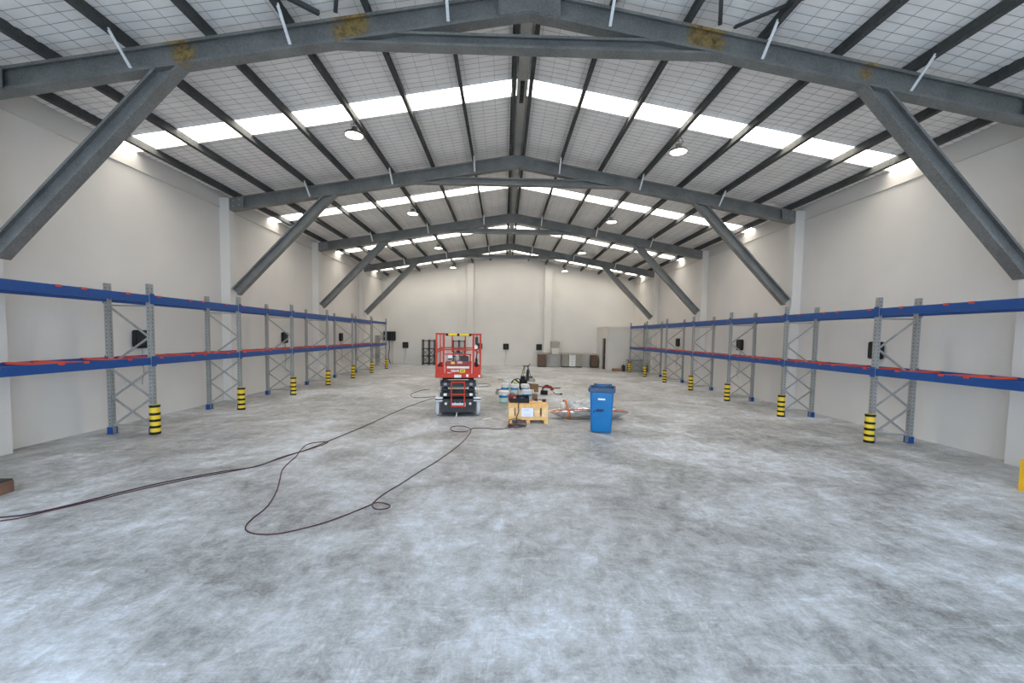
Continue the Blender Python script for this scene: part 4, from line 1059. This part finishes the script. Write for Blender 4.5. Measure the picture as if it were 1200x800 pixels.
carton((0.86, 15.7, 0), (0.26, 0.3, 0.30), 0.15, 'brown carton standing right of the back row pails')
carton((0.72, 15.15, 0), (0.16, 0.2, 0.14), -0.2, 'small cream carton right of the back row pails', M_cream)
carton((0.72, 13.55, 0), (0.15, 0.2, 0.22), 0.1, 'small brown carton right of the front row pail')
rl = empty('tape_roll', (-0.47, 14.9, 0))
MB().lathe([(0.05, 0), (0.12, 0), (0.12, 0.12), (0.05, 0.12)], n=18).build('roll', M_tote, rl, smooth=True); MB().lathe([(0.05, 0.11), (0.09, 0.12), (0.09, 0.19), (0.04, 0.19)], n=14).build('upper_roll', M_grey, rl)
tag(rl, 'grey tape rolls on floor left of the back row pails', 'tape roll')
gt = empty('floor_sander', (1.28, 15.0, 0), -0.1)
MB().rbox((-0.24, -0.12, 0), (0.02, 0.12, 0.15), 0.03, 2).build('base', M_black, gt)
MB().tube(smooth_path([(-0.18, 0, 0.14), (-0.14, 0, 0.26), (0.0, 0, 0.30), (0.12, 0, 0.26), (0.20, 0, 0.16)], 5), [0.03] * 6 + [0.04] * 8 + [0.055] * 7, 10).build('body', M_reddark, gt, smooth=True)
MB().rbox((-0.10, -0.06, 0.13), (0.06, 0.06, 0.20), 0.02).build('guard', M_cream, gt); MB().tube(smooth_path([(-0.14, 0, 0.22), (-0.05, -0.02, 0.33), (0.06, 0, 0.31)], 4), 0.025, 8).build('grip', M_black, gt)
MB().tube(smooth_path([(0.2, 0, 0.12), (0.3, 0.0, 0.03), (0.42, 0.03, 0.015), (0.5, 0.02, 0.015)], 4), 0.012, 6).build('power_lead', M_black, gt); MB().cbox((0.5, 0.02, 0.025), (0.09, 0.05, 0.05)).build('plug', M_black, gt)
tag(gt, 'red and black hand sander on floor right of the pails', 'power tool')
for k, (y, x0, x1, lb) in enumerate(((18.3, -1.2, -0.15, 'longer pale board flat on floor right of the lift'), (17.6, -0.95, -0.2, 'shorter pale board flat on floor left of white tub'))):
    b_ = MB().rbox((x0, y, 0), (x1, y + 0.12, 0.02), 0.003).build('board', M_timber); tag(b_, lb, 'board', 'loose boards')
sw = MB().rbox((-0.03, -0.16, 0), (0.03, 0.16, 0.006), 0.001).build('paper_strip', M_white, None, (-0.70, 10.45, 0), -0.7); tag(sw, 'white paper strip on floor between lift and crate', 'paper strip')
random.seed(12)
sc_ = MB()
for k in range(9):
    a = random.uniform(0, PI); c = (random.uniform(-.12, .12), random.uniform(-.08, .08)); l = random.uniform(.06, .14)
    sc_.bar((c[0] - l * math.cos(a), c[1] - l * math.sin(a), 0.006 + 0.004 * (k % 3)), (c[0] + l * math.cos(a), c[1] + l * math.sin(a), 0.006 + 0.004 * ((k + 1) % 3)), 0.008, 0.006)
so = sc_.build('straw_scraps', M_timber, None, (1.40, 9.3, 0)); so['kind'] = 'stuff'; tag(so, 'wisps of straw on floor left of the blue bin', 'scraps')
rope = MB().tube(smooth_path([(1.52, 9.35, .006), (1.60, 9.02, .006), (1.72, 8.86, .006), (1.86, 8.76, .006)], 5), 0.007, 5).build('twine', M_timber); tag(rope, 'thin pale twine on floor at the foot of blue bin', 'twine')

# ------------------------------------------------------------------ cables on the floor
def cable(pts, r, m, name, lb):
    P = smooth_path([(x, y) for x, y in pts], 6, r)
    return tag(MB().tube(P, r, 6).build(name, m, None, smooth=True), lb, 'cable')
main = [(-7.0, 4.2), (-5.845, 4.613), (-5.658, 4.693), (-5.469, 4.919), (-5.211, 5.38), (-4.921, 5.798), (-4.494, 6.21), (-4.14, 6.465), (-4.011, 6.969), (-3.809, 7.448), (-3.656, 8.192), (-3.397, 9.633), (-3.136, 11.545), (-2.79, 13.081), (-2.588, 13.632), (-2.2, 14.3)]
cable(main, 0.0085, M_cableB, 'power_cable', 'dark cable running from the left edge to the red lift')
loop = [(-6.8, 4.0), (-5.747, 4.53), (-5.619, 4.617), (-5.534, 4.752), (-5.336, 5.034), (-5.081, 5.442), (-4.743, 5.871), (-4.219, 6.379), (-4.05, 6.731), (-3.901, 7.175), (-3.70, 7.684), (-3.66, 7.98), (-3.85, 7.954), (-3.969, 7.793), (-3.902, 7.389), (-3.799, 7.027), (-3.684, 6.395), (-3.478, 5.905), (-3.284, 5.454), (-3.132, 4.963), (-3.111, 4.637), (-3.072, 4.449), (-2.983, 4.332), (-2.832, 4.268), (-2.646, 4.28), (-2.474, 4.378), (-2.274, 4.543), (-2.116, 4.743), (-1.938, 5.012), (-1.884, 5.104), (-1.775, 5.093), (-1.681, 5.017), (-1.708, 4.928), (-1.816, 4.914), (-1.901, 5.025), (-1.901, 5.197), (-1.831, 5.488), (-1.717, 5.813), (-1.591, 6.256), (-1.418, 6.773), (-1.226, 7.493), (-1.091, 8.173), (-1.014, 8.903), (-1.044, 9.271), (-1.24, 9.524), (-1.448, 9.468), (-1.468, 9.164), (-1.314, 8.967), (-1.116, 9.017), (-0.971, 9.318), (-0.684, 9.333), (-0.394, 9.263), (-0.102, 9.5)]
cable(loop, 0.0075, M_cableA, 'extension_cable', 'maroon cable looping across the open floor towards the crate')
cable([(-3.108, 15.968), (-3.394, 15.446), (-3.509, 14.536), (-3.351, 13.943), (-3.062, 13.777), (-2.651, 14.007), (-2.3, 14.5)], 0.009, M_cableB, 'power_cable', 'short dark cable curl on floor left behind the red lift')
coil = []
for k in range(34):
    a = k * 0.55; coil.append((0.0 + (0.20 + 0.03 * math.sin(k * 1.7)) * math.cos(a), 9.50 + (0.14 + 0.02 * math.cos(k * 2.1)) * math.sin(a), 0.012 + 0.0022 * k + (0.10 * max(0, math.sin(a)) if k > 22 else 0)))
cc = tag(MB().tube(smooth_path(coil, 3), 0.010, 6).build('cable_coil', M_cableA, None, smooth=True), 'coiled maroon cable in front of the crate left corner', 'cable')
cable([(-1.3, 16.8), (-0.95, 17.1), (-0.80, 17.5), (-1.0, 17.9), (-1.4, 17.8)], 0.010, M_cableB, 'power_cable', 'dark cable loop on floor right behind the red lift')
dl = [(0.03, 9.895, 0.012), (0.01, 9.895, 0.15), (0.06, 9.885, 0.30), (0.05, 9.885, 0.46), (0.06, 9.93, 0.49), (0.05, 10.05, 0.488)]
tag(MB().tube(smooth_path(dl, 5), 0.011, 6).build('hanging_cable', M_cableB, None, smooth=True), 'black cable hanging down the front of the crate', 'cable')
